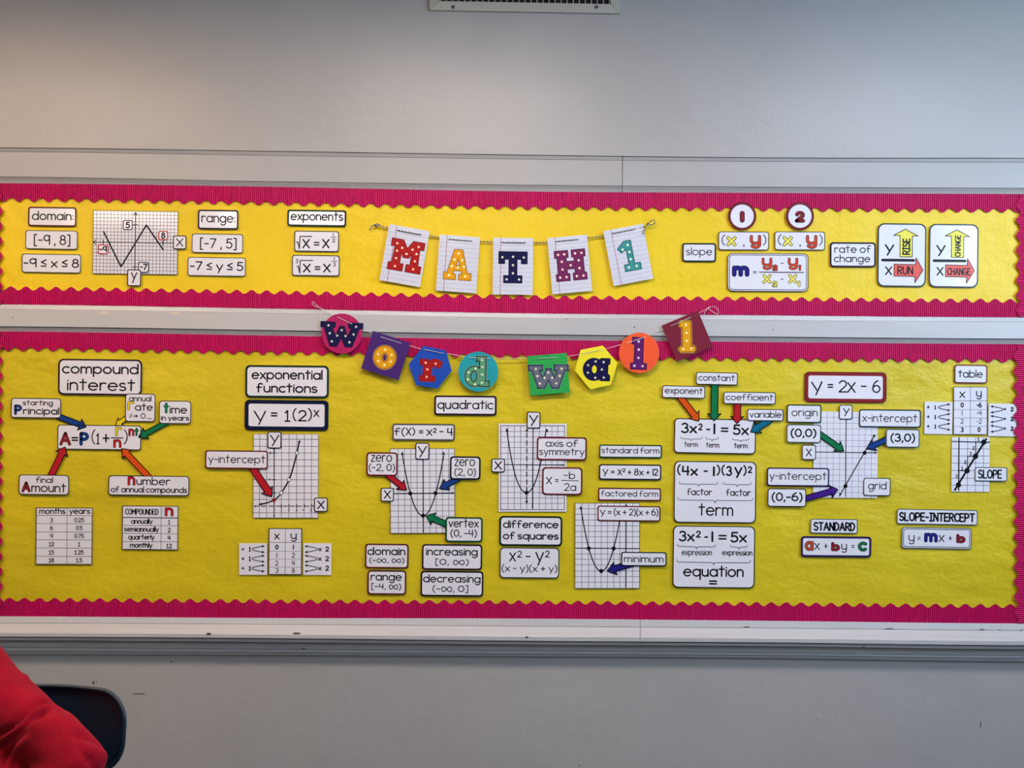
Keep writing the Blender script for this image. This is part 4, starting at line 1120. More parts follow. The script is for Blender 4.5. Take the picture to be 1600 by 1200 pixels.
for x in (439.8, 451.6, 463.6, 475.5, 486.8): c.l([(x, 787.8), (x, 794)], 1.3)
for y in (707.6, 749.6, 770.2): c.l([(425, y), (431.6, y)], 1.2)
for n_, x in (('1', 439.8), ('2', 451.4), ('3', 463.4), ('4', 474.6), ('5', 486.2)): c.t(n_, x - 1.3, x + 1.3, 799.4, 4.0, .7)
c.t('8', 420.8, 423.8, 709.8, 4.4, .8); c.t('4', 420, 423.4, 751.6, 4.4, .8)
sub(c, 'axes')
c.l(smooth_path([(405.5, 788.2, 0), (417, 785.8, 0), (428.3, 781.4, 0), (434.5, 776.6, 0), (439.8, 770.2, 0), (451.7, 749.6, 0), (458, 731, 0), (464, 707.6, 0), (467.6, 690.5, 0)], 6) and
    [(p[0], p[1]) for p in smooth_path([(405.5, 788.2, 0), (417, 785.8, 0), (428.3, 781.4, 0), (434.5, 776.6, 0), (439.8, 770.2, 0), (451.7, 749.6, 0), (458, 731, 0), (464, 707.6, 0), (467.6, 690.5, 0)], 6)], 1.9)
c.arrowhead((403.6, 788.6), (408, 787.9), 5); c.arrowhead((468.6, 686.6), (467, 693), 5)
sub(c, 'curve')
dots(c, [(439.8, 770.2), (451.7, 749.6), (464, 707.6)], 3.4, M_WHITE, 'open_point', ring=True); dots(c, [(428.3, 781.4)], 3.2, C['dred'], 'red_point')
small(418, 674.2, 439.8, 700.8, 'Y', 'white letter Y tag on top of the exponential graph', 'black', 1.2, (421.6, 436.4, 697.4, 18.2), lv=3, w=1.3)
small(490.7, 777.3, 512.3, 799.9, 'X', 'white letter X tag at the right of the exponential graph', 'black', 1.2, (495.6, 507.4, 795.6, 13.6), lv=3, w=1.4)
lcard(320.6, 703.7, 418.7, 732.7, 'maroon-bordered y-intercept card beside the exponential graph', 'maroon', 2.1, 4, lv=4, texts=[T('y-intercept', 325.4, 414.8, 723.8, 13, 1.2)])
arrow(394, 730, 424.6, 776, 10.6, 20, 11.5, 'red', 'red paper arrow from y-intercept to the red point of the curve', lv=3)

def zig(c, xt, xs, y0_, dy, n, side, pitch):
    """n bouncing arrows, apex xt, heads at xs"""
    for i in range(n):
        y = y0_ + i * pitch
        for s in (-1, 1):
            p = [(xt, y, 0), (xt + side * 1.8, y + s * dy * .28, 0), (xt + side * 8.5, y + s * dy * .62, 0), (xs - side * 3, y + s * dy * .95, 0)]
            q = [(a[0], a[1]) for a in smooth_path(p, 5)]
            c.l(q, 1.1)
            c.arrowhead((xs, y + s * dy), (xs - side * 4, y + s * dy * .9), 4.6)
def pairs(x0, y0, x1, y1, label, rows, lv=1.5, rot=0, right=False, txt='1', xa=None, f=1.0, hide=False):
    c = Card('step_sheet', (x0 + x1) / 2, (y0 + y1) / 2, x1 - x0, y1 - y0, label, 'sheet', lv=lv, rot=rot)
    c.plate('paper', [(-c.w / 2, -c.h / 2), (c.w / 2, -c.h / 2), (c.w / 2, c.h / 2), (-c.w / 2, c.h / 2)], M_WHITE)
    for y in rows: 
        if not right:
            c.t('+', x0 + 3.2, x0 + 3.2 + 5.4 * f, y + 3.2 * f, 7.2, 1.2); c.t('1', x0 + 15, x0 + 15 + 3.6 * f, y + 4 * f, 8 * f, 1.4)
        else:
            c.t('x' if txt == '2' else '+', x0 + 23.2, x0 + 23.2 + 5.4 * f, y + (3.4 if txt == '2' else 2.8) * f, 7.6 * f, 1.3); c.t('2', x0 + 34.2, x0 + 34.2 + 6 * f, y + 4 * f, 8.4 * f, 1.5, col=K)
    p = rows[1] - rows[0]
    if right: zig(c, xa[0], xa[1], rows[0], p * .33, 3, -1, p)
    else: zig(c, xa[0], xa[1], rows[0], p * .33, 3, 1, p)
    c.done(); return c
pairs(373.7, 848.7, 417.3, 898.2, 'sheet of three +1 steps left of the exponential table', (858, 873, 888), xa=(393.7, 414), rot=.1)
c = pairs(474, 848.7, 517.8, 898.5, 'sheet of three x 2 steps right of the exponential table', (858, 873, 888), right=True, txt='2', xa=(496.4, 475.8), rot=.1)
cells = [T('x', 428.2, 437, 843, 13.6, 1.4), T('µ', 454, 463.6, 842.6, 13.6, 1.4)]
for (a, b), y in zip((('0', '1'), ('1', '2'), ('2', '4'), ('3', '8')), (858.8, 871.6, 883.8, 895.4)):
    w_ = 1.4 if a == '0' else .9
    cells += [num(a.replace('1', '|'), 432.6, y, 8, w_, .85), num(b.replace('1', '|'), 458.4, y, 8, w_, .85)]
table(419.5, 825, 472, 898.5, 'x y table sheet below the exponential graph', [445.8], [847.5, 861.3, 873.7, 886.2], cells=cells, rot=.3, light=(861.3, 873.7, 886.2), bw=1.4, lv=1.8)

# ================================================================== QUADRATIC
lcard(678.5, 618.1, 776, 649, 'dark plum-bordered title card reading quadratic', 'plum', 2.8, 4, texts=[T('quadratic', 683.3, 770.8, 639.6, 15, 1.6)])
c = lcard(613.1, 662.1, 710.8, 688.5, 'double-bordered card with f(x) = x squared minus 4', 'black', .8, 4, done=False)
c.ink.rib(c.rr(c.w - 4, c.h - 4, 3) + [c.rr(c.w - 4, c.h - 4, 3)[0]], .8, K, closed=True); c.ink.rib(c.rr(c.w - 2.2, c.h - 2.2, 3.4) + [c.rr(c.w - 2.2, c.h - 2.2, 3.4)[0]], .9, C['grey'], closed=True)
for s in (T('f(', 615.8, 632.6, 680.6, 12.4, 1.5), T('X', 634, 642.6, 680.6, 12.4, 1.4), T(')', 643.6, 648.8, 679.4, 11.2, 1.4), T('=', 654.4, 661.4, 679.4, 10, 1.4), T('x', 666.2, 675.6, 681, 14.6, 1.5), T('2', 676.6, 682.2, 676.4, 8, 1.3), T('−', 686.4, 693, 679, 10, 1.5), T('4', 698.4, 707.8, 681.4, 13, 1.5)): c.t(*s[:5], **s[5])
c.done()
def curve(f, xa, xb, n=28): return [(xa + (xb - xa) * i / n, f(xa + (xb - xa) * i / n)) for i in range(n + 1)]
c = graph(609.8, 700.6, 710.8, 833.3, 'grid sheet with the parabola and vertex (0, -4)', frange(622.3, 701.2, 8) , frange(709.2, 825, 13), gw=.7, frame=.8, rot=-.3)
c.l([(661, 702), (661.4, 832)], 1.3); c.l([(612, 771.2), (709, 770.2)], 1.2); c.arrowhead((710.5, 770.2), (700, 770.3), 4); c.arrowhead((661.4, 832.6), (661.3, 820), 3)
sub(c, 'axes')
c.l(curve(lambda x: 805.8 - 34.8 * ((x - 661) / 19.9) ** 2 * (1 + .06 * (abs((x - 661) / 19.9) - 1)), 628.4, 693.2), 1.5)
c.arrowhead((628, 705.2), (629.4, 712), 5.5); c.arrowhead((693.6, 705), (692.4, 712), 5.5)
sub(c, 'curve'); dots(c, [(641.2, 771), (680.6, 770.4), (661, 805.8)], 3.3, K)
small(649, 691.7, 670.8, 718.3, 'Y', 'white letter Y tag on top of the f(x) parabola graph', 'black', 1.2, (652.4, 667, 715, 18.4), w=1.3)
small(594.8, 762, 615.6, 783.8, 'X', 'white letter X tag left of the f(x) parabola graph', 'black', 1.2, (599.6, 611, 779.6, 13.8), w=1.3)
lcard(572.5, 706.7, 621.3, 743.8, 'maroon-bordered card reading zero left of the parabola', 'maroon', 2.3, 5, lv=4, texts=[T('zero', 579.2, 612.6, 721.8, 16, 1.3), T('(-2, 0)', 576, 617.3, 736, 11.4, 1.2)])
lcard(703, 713, 751, 749.6, 'navy-bordered card reading zero right of the parabola', 'dnavy', 2.6, 5, lv=4, texts=[T('zero', 709.8, 742.2, 728.6, 16, 1.3), T('(2, 0)', 710, 743.8, 743.4, 11.6, 1.2)])
lcard(695.8, 807.9, 754.2, 847.3, 'green-bordered card reading vertex (0, -4)', 'green', 2.6, 5, lv=4, texts=[T('vertex', 700.6, 748, 824.2, 14, 1.4), T('(0, -4)', 703.8, 745.2, 838.8, 11.4, 1.3)])
arrow(604, 740, 635.4, 765.6, 8.6, 18, 11.5, 'red', 'red paper arrow from the left zero card to the parabola', lv=3)
arrow(717, 747, 686.9, 763.5, 8.6, 19, 12, 'blue', 'blue paper arrow from the right zero card to the parabola', lv=3)
arrow(699, 819.6, 666, 805.8, 9, 20, 11, 'agreen', 'green paper arrow from the vertex card to the lowest point', lv=3)
lcard(570.3, 849.4, 638.6, 888.3, 'maroon-bordered card reading domain in the quadratic group', 'brown', 2.5, 5, texts=[T('domain', 574, 633.6, 867.6, 13.0, 1.6), T('(-∞, ∞)', 576.8, 632, 879.6, 8.4, 1.1)])
lcard(574, 890.9, 634.9, 929.4, 'maroon-bordered card reading range in the quadratic group', 'brown', 2.5, 5, texts=[T('range', 579, 628, 907.4, 13.0, 1.5), T('[-4, ∞)', 580.2, 627, 921, 9.4, 1.2)])
lcard(659.4, 850.4, 753.5, 890.5, 'dark-bordered card reading increasing [0, ∞)', 'plum', 2.5, 5, texts=[T('increasing', 665.5, 746.4, 868.2, 13, 1.5), T('[0, ∞)', 680.2, 732.6, 882.8, 9.6, 1.2)])
lcard(657.2, 892.2, 755.2, 932, 'dark-bordered card reading decreasing (-∞, 0]', 'black', 2.5, 5, texts=[T('decreasing', 661, 751, 910.4, 13, 1.5), T('(-∞, 0]', 675.8, 731.6, 925, 10.4, 1.2)])
lcard(780.1, 806.3, 878.6, 853.3, 'dark green-bordered card reading difference of squares', 'dgreen', 2.9, 6, texts=[T('difference', 785.8, 872.8, 825.4, 12.6, 1.6), T('of squares', 785.6, 873, 843.2, 12.2, 1.6)])
lcard(780.8, 855.5, 873.8, 903.6, 'card with a difference of x and y squares and its two factors', 'dgreen', 1.6, 6, texts=[T('X', 795.6, 806.2, 877.4, 14.4, 1.7), T('2', 807.8, 815.4, 871.4, 11, 1.3), T('−', 821.2, 829, 875, 12, 1.7),
    T('y', 836.2, 850, 877.8, 22.5, 1.8), T('2', 851.6, 858.8, 871, 11, 1.3), T('(x - y)(x + y)', 783.8, 870.8, 893.4, 11.2, 1.2)])
c = graph(779.2, 662, 885.2, 799.4, 'white-edged grid sheet with the axis of symmetry parabola', [793.9, 803.7, 813.5, 823.2, 833, 842.8, 852.5, 862.2, 871.5], [674.2, 682.5, 691, 699.3, 708.2, 717, 726, 734.5, 743.2, 751.8, 760.5, 769.6, 778.2, 786.8], gw=.7, frame=1.0, margin=2.9, rot=0)
c.l([(832.9, 670), (832, 795)], 1.3); c.l([(786, 725.8), (880, 726.8)], 1.2); c.arrowhead((882, 726.8), (870, 726.7), 4)
sub(c, 'axes')
for i in range(9): c.l([(823.1, 676 + i * 12.2), (823.0, 684 + i * 12.2)], 1.5)
c.arrowhead((823, 787.4), (823, 780), 5); c.arrowhead((823.2, 668.8), (823.1, 677), 5)
sub(c, 'axis_of_symmetry')
c.l(curve(lambda x: 769.5 - 41 * (abs(x - 822.5) / 20) ** 2 * (.914 + .21 * (abs(x - 822.5) / 20 - 1.08)), 791.4, 853.4), 1.5)
c.arrowhead((791, 668.8), (793, 676), 5.5); c.arrowhead((855.3, 669.6), (853.6, 677), 5.5)
sub(c, 'curve'); dots(c, [(822.7, 769.8)], 3.2, K)
small(823, 643.2, 844.3, 669.5, 'Y', 'white letter Y tag on the axis of symmetry graph', 'black', 1.2, (826.4, 841, 666, 17.6), w=1.4)
small(767.6, 716.4, 789, 738.2, 'X', 'white letter X tag left of the axis of symmetry graph', 'black', 1.2, (772.4, 784.2, 734.2, 13.8), w=1.4)
lcard(838.8, 682.9, 916.8, 719.3, 'maroon-bordered card reading axis of symmetry', 'maroon', 2.4, 5, lv=3, texts=[T('axis of', 852, 903, 698.4, 11.6, 1.2), T('symmetry', 842.4, 913.2, 711.4, 11.8, 1.1)])
c = lcard(847, 730, 910, 773.5, 'maroon-bordered card with x = -b over 2a', 'maroon', 2.4, 6, lv=3, done=False)
for s in (T('X', 853.2, 862.4, 756.6, 11.4, 1.3), T('=', 867, 872.8, 755.2, 9.6, 1.1), T('-', 880.6, 887.6, 747.8, 11, 1.1), T('b', 888.8, 898.8, 748.8, 12.4, 1.2), T('2a', 881.4, 900.4, 767.2, 12.4, 1.2)): c.t(*s[:5], **s[5])
c.l([(876.8, 750.6), (904, 751.2)], 1.0); c.done()
lcard(936.2, 694.9, 1034.2, 715.7, 'green-bordered card reading standard form', 'green', 2.1, 3, texts=[T('standard form', 940, 1030.2, 708.5, 9.6, 1.0)])
c = lcard(935.8, 725.5, 1033.3, 750, 'navy-bordered card with y = x² + 8x + 12', 'dnavy', 2.1, 4, done=False)
for s in (T('y', 941.2, 950.6, 741.2, 12.0, 1.3), T('=', 954.2, 960.4, 741.6, 9, 1.3), T('x', 964.6, 971.8, 742.8, 14.4, 1.3), T('2', 972.4, 977, 738, 6.6, 1.1), T('+', 980.6, 986.4, 742.4, 10, 1.3), T('8x', 990.6, 1005.6, 743, 10.8, 1.3), T('+', 1009.4, 1015, 742.6, 10, 1.3), T('|2', 1019.4, 1028.4, 743.2, 11.2, 1.4)): c.t(*s[:5], **s[5])
c.done()
lcard(934.5, 762.3, 1032.8, 782.6, 'maroon-bordered card reading factored form', 'maroon', 2.1, 3, texts=[T('factored form', 939, 1028.4, 776, 9.6, 1.0)])
c = graph(898.2, 785.9, 999.6, 919.4, 'grid sheet with the parabola marked minimum', [909, 919.6, 929.6, 939.4, 949.2, 959, 968.4, 978, 988.4], [795, 803.6, 812.6, 821.4, 830.4, 838.8, 847.6, 856.7, 865.4, 873.8, 882.6, 892, 900.8, 909.6], gw=.7, frame=.8, rot=0)
c.l([(978, 788), (978, 917)], 1.5); c.l([(899, 856.4), (999, 857.2)], 1.3); c.arrowhead((978, 786.6), (978, 797), 4); c.arrowhead((978, 919), (978, 910), 3)
sub(c, 'axes')
c.l(curve(lambda x: 892.2 - 35.6 * (abs(x - 939.4) / 19.4) ** 2 * (1 + .03 * (abs(x - 939.4) / 19.4 - 1)), 907.4, 970.8), 1.5)
c.arrowhead((906.6, 790), (908.4, 798), 5.5)
sub(c, 'curve'); dots(c, [(919.9, 856.6), (958.8, 856.8), (939.4, 892.2)], 3.3, K)
lcard(933.6, 790.4, 1031.9, 814.5, 'maroon-bordered card with y = (x + 2)(x + 6)', 'maroon', 1.9, 3.5, lv=3, texts=[T('y', 937.4, 946, 804.6, 11.8, 1.2), T('=', 949.6, 955.4, 805, 9.4, 1.2), T('(x + 2)(x + 6)', 958.8, 1028.8, 805.6, 11.0, 1.2)])
lcard(970.4, 862.4, 1041.6, 884.8, 'navy-bordered card reading minimum', 'dnavy', 1.9, 3.5, lv=4, texts=[T('minimum', 974.8, 1036.6, 878.8, 11.6, 1.2)])
arrow(989, 880, 949, 891.9, 9.6, 20, 12, 'indigo', 'short indigo paper arrow from minimum to the lowest point', lv=3)

# ================================================================== EXPONENT, CONSTANT, COEFFICIENT
def brace(c, x0, x1, y, h=3.4, w=.7, sl=.012):
    m = (x0 + x1) / 2; s = lambda x, yy: (x, yy + (x - m) * sl)
    c.l([s(x0, y - h), s(x0 + .6, y - h * .3), s(x0 + 2.4, y), s(m - 3, y + .2), s(m - 1.2, y + 1), s(m, y + h)], w)
    c.l([s(x1, y - h), s(x1 - .6, y - h * .3), s(x1 - 2.4, y), s(m + 3, y + .2), s(m + 1.2, y + 1), s(m, y + h)], w)
lcard(1034.5, 602.7, 1101.7, 622.2, 'thin-bordered card reading exponent', 'black', 1.0, 3, lv=4, rot=1.4, texts=[T('exponent', 1038.4, 1097.9, 615.6, 10.6, 1.1)])
lcard(1087.4, 581.7, 1152.7, 601.5, 'thin-bordered card reading constant', 'black', 1.0, 3, lv=4, rot=1.2, texts=[T('constant', 1091, 1148, 595.4, 10.4, 1.1)])
lcard(1130.6, 612.5, 1212, 631.6, 'thin-bordered card reading coefficient', 'black', 1.0, 3, lv=4, texts=[T('coefficient', 1134, 1208, 625.8, 10.4, 1.1)])
lcard(1167.5, 639.2, 1223.9, 657.9, 'thin-bordered card reading variable', 'black', 1.0, 3, lv=4, rot=.6, texts=[T('variable', 1171, 1221, 652.8, 10.6, 1.1)])
c = lcard(1053.3, 654.4, 1181, 708.8, 'equation card with three parts each marked term', 'black', 1.2, 6, done=False, rot=1.1)
for s in (T('3x', 1063.8, 1089.0, 677.2, 16.8, 2.6), T('2', 1090.8, 1097.8, 672.4, 11, 1.8), T('-', 1103, 1109.8, 677.4, 14, 2.4), T('|', 1114.4, 1117.6, 678.8, 17.4, 3.0), T('=', 1125.8, 1138, 679, 16, 2.4), T('5x', 1144.8, 1170, 680, 16.8, 2.6),
          T('term', 1068.8, 1090, 698.6, 9, 1.0), T('term', 1102.8, 1123.8, 699.6, 9, 1.0), T('term', 1146.6, 1168, 700.6, 9, 1.0)): c.t(*s[:5], **s[5])
brace(c, 1063.4, 1096.6, 685.6); brace(c, 1102.4, 1122.6, 686); brace(c, 1144.6, 1170.6, 687.4); c.done()
arrow(1061, 618, 1092.1, 657.9, 10, 20, 11.5, 'orange', 'orange paper arrow pointing down from exponent', lv=3)
arrow(1116.8, 598, 1115.9, 657.5, 10.6, 21, 10, 'agreen', 'long green paper arrow pointing down from constant', lv=3)
arrow(1152.2, 628, 1151.6, 661.9, 10.6, 20, 10, 'red', 'red paper arrow pointing down from coefficient', lv=3)
arrow(1204, 655, 1173.1, 675, 10.5, 21, 12, 'tealblue', 'teal paper arrow pointing from variable to the x', lv=3)
c = lcard(1053, 720.9, 1181.4, 817, 'tall card with (4x - 1)(3y)² labelled factor and term', 'black', 1.2, 8, done=False, rot=.6)
for s in (T('(', 1057.8, 1063.6, 740.4, 14.6, 2.2), T('4x', 1065, 1090.4, 743.6, 16, 2.6), T('-', 1099, 1106, 743.6, 16, 2.4), T('|', 1113.6, 1116.8, 744.4, 16, 3.0), T(')', 1119.4, 1125.2, 741, 14.6, 2.2), T('(', 1126.8, 1132.6, 741, 14.6, 2.2),
          T('3', 1134, 1143.8, 744, 16, 2.6), T('y', 1147, 1160, 742.4, 18, 2.6), T(')', 1161, 1166.6, 741.6, 14.6, 2.2), T('2', 1168.2, 1175.2, 739.4, 11, 1.8),
          T('factor', 1073.4, 1112.6, 774.0, 11, 1.2), T('factor', 1134.4, 1173, 775, 11, 1.2), T('term', 1091.4, 1145.6, 806.0, 20, 1.8)): c.t(*s[:5], **s[5])
brace(c, 1061, 1121.4, 756.4, 3.6); brace(c, 1129.8, 1173.6, 757, 3.6); brace(c, 1058.8, 1175.6, 781.6, 4.4); c.done()
c = lcard(1051.2, 821.8, 1179.4, 918.6, 'tall card labelled expression and equation with equals sign', 'black', 1.2, 8, done=False, rot=.6)
for s in (T('3x', 1060.4, 1085.2, 846.2, 17, 2.6), T('2', 1087, 1095, 840.2, 11, 1.8), T('-', 1100, 1106.4, 846.6, 16, 2.4), T('|', 1111.2, 1114.4, 847.2, 17, 3.0), T('=', 1122.2, 1135.2, 847.4, 17, 2.4), T('5x', 1141, 1167, 848, 17, 2.6),
          T('expression', 1064.8, 1112.2, 867.6, 9.6, 1.0), T('expression', 1128.2, 1175.6, 868, 9.6, 1.0), T('equation', 1067.4, 1162, 901.2, 18, 1.9), T('=', 1107.6, 1120.6, 916.6, 14.5, 2.0)): c.t(*s[:5], **s[5])
brace(c, 1058.4, 1118, 854, 3.6); brace(c, 1140.8, 1167.8, 854.6, 3.6); brace(c, 1057.4, 1172.6, 878.6, 4.2); c.done()

# ================================================================== LINEAR
c = lcard(1257, 581.3, 1385.2, 628.9, 'thick maroon-bordered title card with y = 2x - 6', 'dred', 6.0, 7, done=False)
c.l([(1268.2, 597.2), (1276.2, 609.6)], 1.9, cap='r'); c.l([(1284, 597), (1275, 616.6)], 1.9, cap='r')
for s in (T('=', 1292.6, 1301.8, 609.6, 14, 1.9), T('2', 1309.8, 1323.6, 613.4, 19.4, 1.8), T('X', 1323.4, 1336.8, 613.8, 16.8, 1.8), T('−', 1344.8, 1353.8, 611.8, 18, 1.8), T('6', 1362.6, 1375.6, 614, 19.6, 1.8)): c.t(*s[:5], **s[5])
c.done()
c = graph(1271, 643.6, 1371.2, 777.4, 'grid sheet with the straight line of y = 2x - 6', frange(1282, 1361.6, 8), frange(652.6, 769.4, 13), gw=.55, frame=0, gcol=GRIDL, rot=.4)
c.l([(1322, 648), (1321, 776)], 1.2); c.l([(1273, 706.2), (1368, 707.6)], 1.1); c.arrowhead((1370.6, 707.7), (1360, 707.5), 4)
sub(c, 'axes'); c.l([(1312.5, 772.6), (1365.8, 681)], 1.4); c.arrowhead((1310.9, 775.4), (1316, 766.6), 5); c.arrowhead((1367.6, 678), (1362, 687), 5)
sub(c, 'graph_line'); dots(c, [(1321, 759.2), (1350.8, 707.5)], 3.2, K)
lcard(1229, 632, 1283.5, 661, 'green-bordered card reading origin', 'green', 2.1, 4, lv=3, texts=[T('origin', 1236.7, 1277.3, 650.6, 13, 1.1)])
lcard(1229, 663.3, 1282.7, 691.9, 'card with the point (0, 0) directly under the origin card', 'teal', 1.1, 4, lv=4, texts=[T('(0,0)', 1235, 1275.6, 683.0, 13.4, 1.9)])
small(1311, 632.5, 1332, 655.4, 'Y', 'white letter Y tag on the straight line graph', 'black', 1.0, (1317, 1327.4, 650.6, 13), w=1.1, lv=3)
small(1253, 695, 1274.8, 718.5, 'X', 'white letter X tag left of the straight line graph', 'black', 1.0, (1259, 1268.4, 713.2, 12.4), w=1.1, lv=3)
lcard(1342, 639.8, 1439, 668, 'slate-bordered card reading x-intercept', 'teal', 2.1, 4, lv=3, texts=[T('x-intercept', 1347.3, 1433.2, 659.6, 13.2, 1.1)])
lcard(1384.2, 670.6, 1436.7, 699.2, 'card with the point (3, 0) directly under the x-intercept card', 'teal', 1.1, 4, lv=4, texts=[T('(3,0)', 1391, 1429.8, 690.6, 13.4, 1.9)])
lcard(1198, 730.8, 1295.6, 760, 'purple-bordered y-intercept card beside the straight line graph', 'purple', 2.2, 4, lv=4, texts=[T('y-intercept', 1202, 1291.5, 750, 13, 1.1)])
lcard(1199.2, 763.3, 1259.6, 791.9, 'card with the point (0, -6) directly under the purple y-intercept card', 'black', 1.1, 4, lv=4, texts=[T('(0,-6)', 1205.4, 1254, 783.2, 13.8, 1.9)])
lcard(1349, 746.7, 1391.5, 774.8, 'thin-bordered card reading grid', 'black', 1.0, 4, lv=3, texts=[T('grid', 1356, 1385.2, 764.8, 12.6, 1.2)])
arrow(1280.5, 678, 1318.5, 704.6, 8.6, 18, 11.5, 'agreen', 'green paper arrow from (0, 0) to the crossing of the axes', lv=3)
arrow(1387, 686, 1354, 700.8, 8.6, 18, 12, 'blue', 'blue paper arrow from (3, 0) to the point on the line', lv=3)
arrow(1257, 779.6, 1309, 764.8, 9, 20, 10.5, 'violet', 'violet paper arrow from (0, -6) towards the line', lv=3)
lcard(1491, 570, 1542.6, 599, 'maroon-bordered card reading table', 'dred', 1.9, 4, texts=[T('table', 1496.6, 1535.4, 590.2, 12.6, 1.3)])
cells = [T('x', 1498.8, 1508, 622, 14.2, 1.4), T('µ', 1524.8, 1533.8, 620.6, 13.6, 1.4)]
for (a, b), y in zip((('0', '-6'), ('|', '-4'), ('2', '-2'), ('3', '0')), (637, 649.2, 662, 675.2)):
    w_ = 1.4 if a in '03' else .8
    cells += [num(a, 1503.2, y, 8, w_, .8), num(b, 1529.6, y, 8, w_, .8)]
pairs(1444.6, 628, 1488, 678, 'sheet of three +1 steps left of the negative-value table', (636.6, 651.6, 666.4), xa=(1466, 1485), rot=.9, f=.85)
pairs(1544.4, 631, 1588.2, 681.4, 'glare-lit sheet of three + 2 steps right of the negative-value table', (639.8, 654.8, 669.8), right=True, txt='3', xa=(1567.4, 1547), rot=1.0, f=.85)
table(1489.6, 604.4, 1542.6, 679, 'x y table sheet with negative y values under the table card', [1516], [626.4, 640, 653, 666], cells=cells, rot=.2, light=(640, 653, 666), bw=.9, lv=1.8)
c = graph(1486.8, 683.6, 1546, 768, 'narrow grid sheet with a stepped slope line', [1498.6, 1511.6, 1524, 1536.6], [690.4, 701.4, 712.6, 723.6, 735, 747, 758], gw=.7, frame=0, rot=.2)
c.l([(1498.2, 683.8), (1497.6, 766)], 1.6); c.l([(1487, 690), (1546, 691.6)], 1.4)
for p in (((1498, 735.4), (1510.6, 735.6)), ((1511.6, 712.6), (1511.4, 735)), ((1511.6, 713), (1524, 713.2)), ((1524.4, 691), (1524.2, 713))): c.l(p, 1.2)
for ch, x, y in (('2', 1521, 703.2), ('1', 1517, 711.6), ('2', 1508, 725), ('1', 1503.4, 734.6), ('2', 1494.6, 747.4), ('1', 1529, 689)): c.t(ch, x - 2, x + 1.6, y, 6, .9)
sub(c, 'axes'); c.l([(1491.2, 766.2), (1541.4, 685)], 2.6); sub(c, 'graph_line'); dots(c, [(1537, 691), (1524, 713), (1510.8, 735.4), (1497.4, 757.4)], 4.3, K)
lcard(1523, 730, 1573.6, 752, 'card reading SLOPE in bold capitals', 'teal', 1.0, 3, lv=3, texts=[T('SLOPE', 1528, 1565.6, 748, 14.4, 2.2)])
lcard(1266.3, 810.8, 1340, 833.5, 'card reading STANDARD in bold capitals', 'teal', 1.0, 3, texts=[T('STANDARD', 1271, 1336.2, 829.8, 14.2, 2.4)])
lcard(1401.3, 796, 1527.5, 819.7, 'card reading SLOPE-INTERCEPT in bold capitals', 'teal', 1.0, 3.5, rot=1.0, texts=[T('SLOPE-INTERCEPT', 1404.6, 1523.2, 815.2, 14.4, 2.4)])
lcard(1251.2, 838, 1361.3, 870.7, 'purple-bordered card with coloured ax + by = c', 'purple', 3.4, 5, texts=[
    T('a', 1257.8, 1270.6, 860, 19.5, 3.4, col=C['rust'], out=.7), T('x', 1272.2, 1280.8, 859.4, 16, 1.3), T('+', 1287.6, 1293, 858.4, 12, 1.2), T('b', 1299.2, 1311.6, 860.6, 13, 3.2, col=C['dred'], out=.7),
    T('µ', 1314.2, 1323.2, 859.6, 14.6, 1.3), T('=', 1330, 1335, 858, 9, 1.1), T('c', 1341, 1354, 861, 19.5, 3.4, col=C['sgreen'], out=.7)])
c = lcard(1408.7, 824.2, 1518, 857.6, 'double-bordered card with y = mx + b', 'teal', 1.0, 5, done=False, rot=1.0)
c.ink.rib(c.rr(c.w - 6, c.h - 6, 4) + [c.rr(c.w - 6, c.h - 6, 4)[0]], 1.1, C['navy'], closed=True)
for s in (T('µ', 1419.2, 1428.8, 846.2, 15, 1.3), T('=', 1433.2, 1438.2, 845.2, 9, 1.1), T('m', 1444.4, 1464.2, 846.9, 18.6, 3.8, col=C['indigo'], out=.7), T('x', 1466.2, 1475.6, 847, 16, 1.3), T('+', 1482.2, 1487, 845.8, 11, 1.2), T('b', 1494.6, 1507.8, 848, 13, 3.2, col=C['dred'], out=.7)): c.t(*s[:5], **s[5])
c.done()

# ================================================================== CHAIR
M_SHELL = mat('navy_plastic', (0.003, 0.017, 0.036), rough=.42, spec=.5, var=.15, vscale=3, bump=.15, bscale=250, bdist=.0004)
M_CHROME = mat('chrome', (.6, .6, .62), rough=.18, metal=1.0)
M_RUB = mat('grey_rubber', (.05, .05, .05), rough=.8)
CD = 2.10
cc = Q(60, 1100, CD)                       # middle of the backrest
chair = tag(empty('classroom_chair', (cc.x, cc.y, 0), (0, 0, math.radians(2))), 'dark navy plastic classroom chair behind the person in red', 'chair')
def loc(px, py, dist):                      # photograph position -> chair coordinates
    q = Q(px, py, dist) - Vector((cc.x, cc.y, 0)); a = -math.radians(2)
    return Vector((q.x * math.cos(a) - q.y * math.sin(a), q.x * math.sin(a) + q.y * math.cos(a), q.z))
HB = (Q(207, 1120, CD) - Q(60, 1120, CD)).length      # half width of the back
zt = loc(110, 1071.5, CD).z; zb = loc(110, 1193, CD).z
def shell_row():
    """rows from the top of the back down, over the bend and forward along the seat: (half width, y, z, bow)"""
    rows = []
    n = 12
    for i in range(n + 1):                      # back panel with rounded corners
        t = i / n; z = zt + (zb - zt) * t
        top = .068; bot = .085
        dt = (zt - z); db = (z - zb)
        w = HB
        if dt < top: w = HB - top + math.sqrt(max(0, top ** 2 - (top - dt) ** 2)) * .98
        if db < bot: w = min(w, HB * .985 - (bot - math.sqrt(max(0, bot ** 2 - (bot - db) ** 2))) * 1.0)
        if i == n: w = HB * .60
        rows.append((max(w, HB * .5), -.03 * t, z, .045))
    return rows
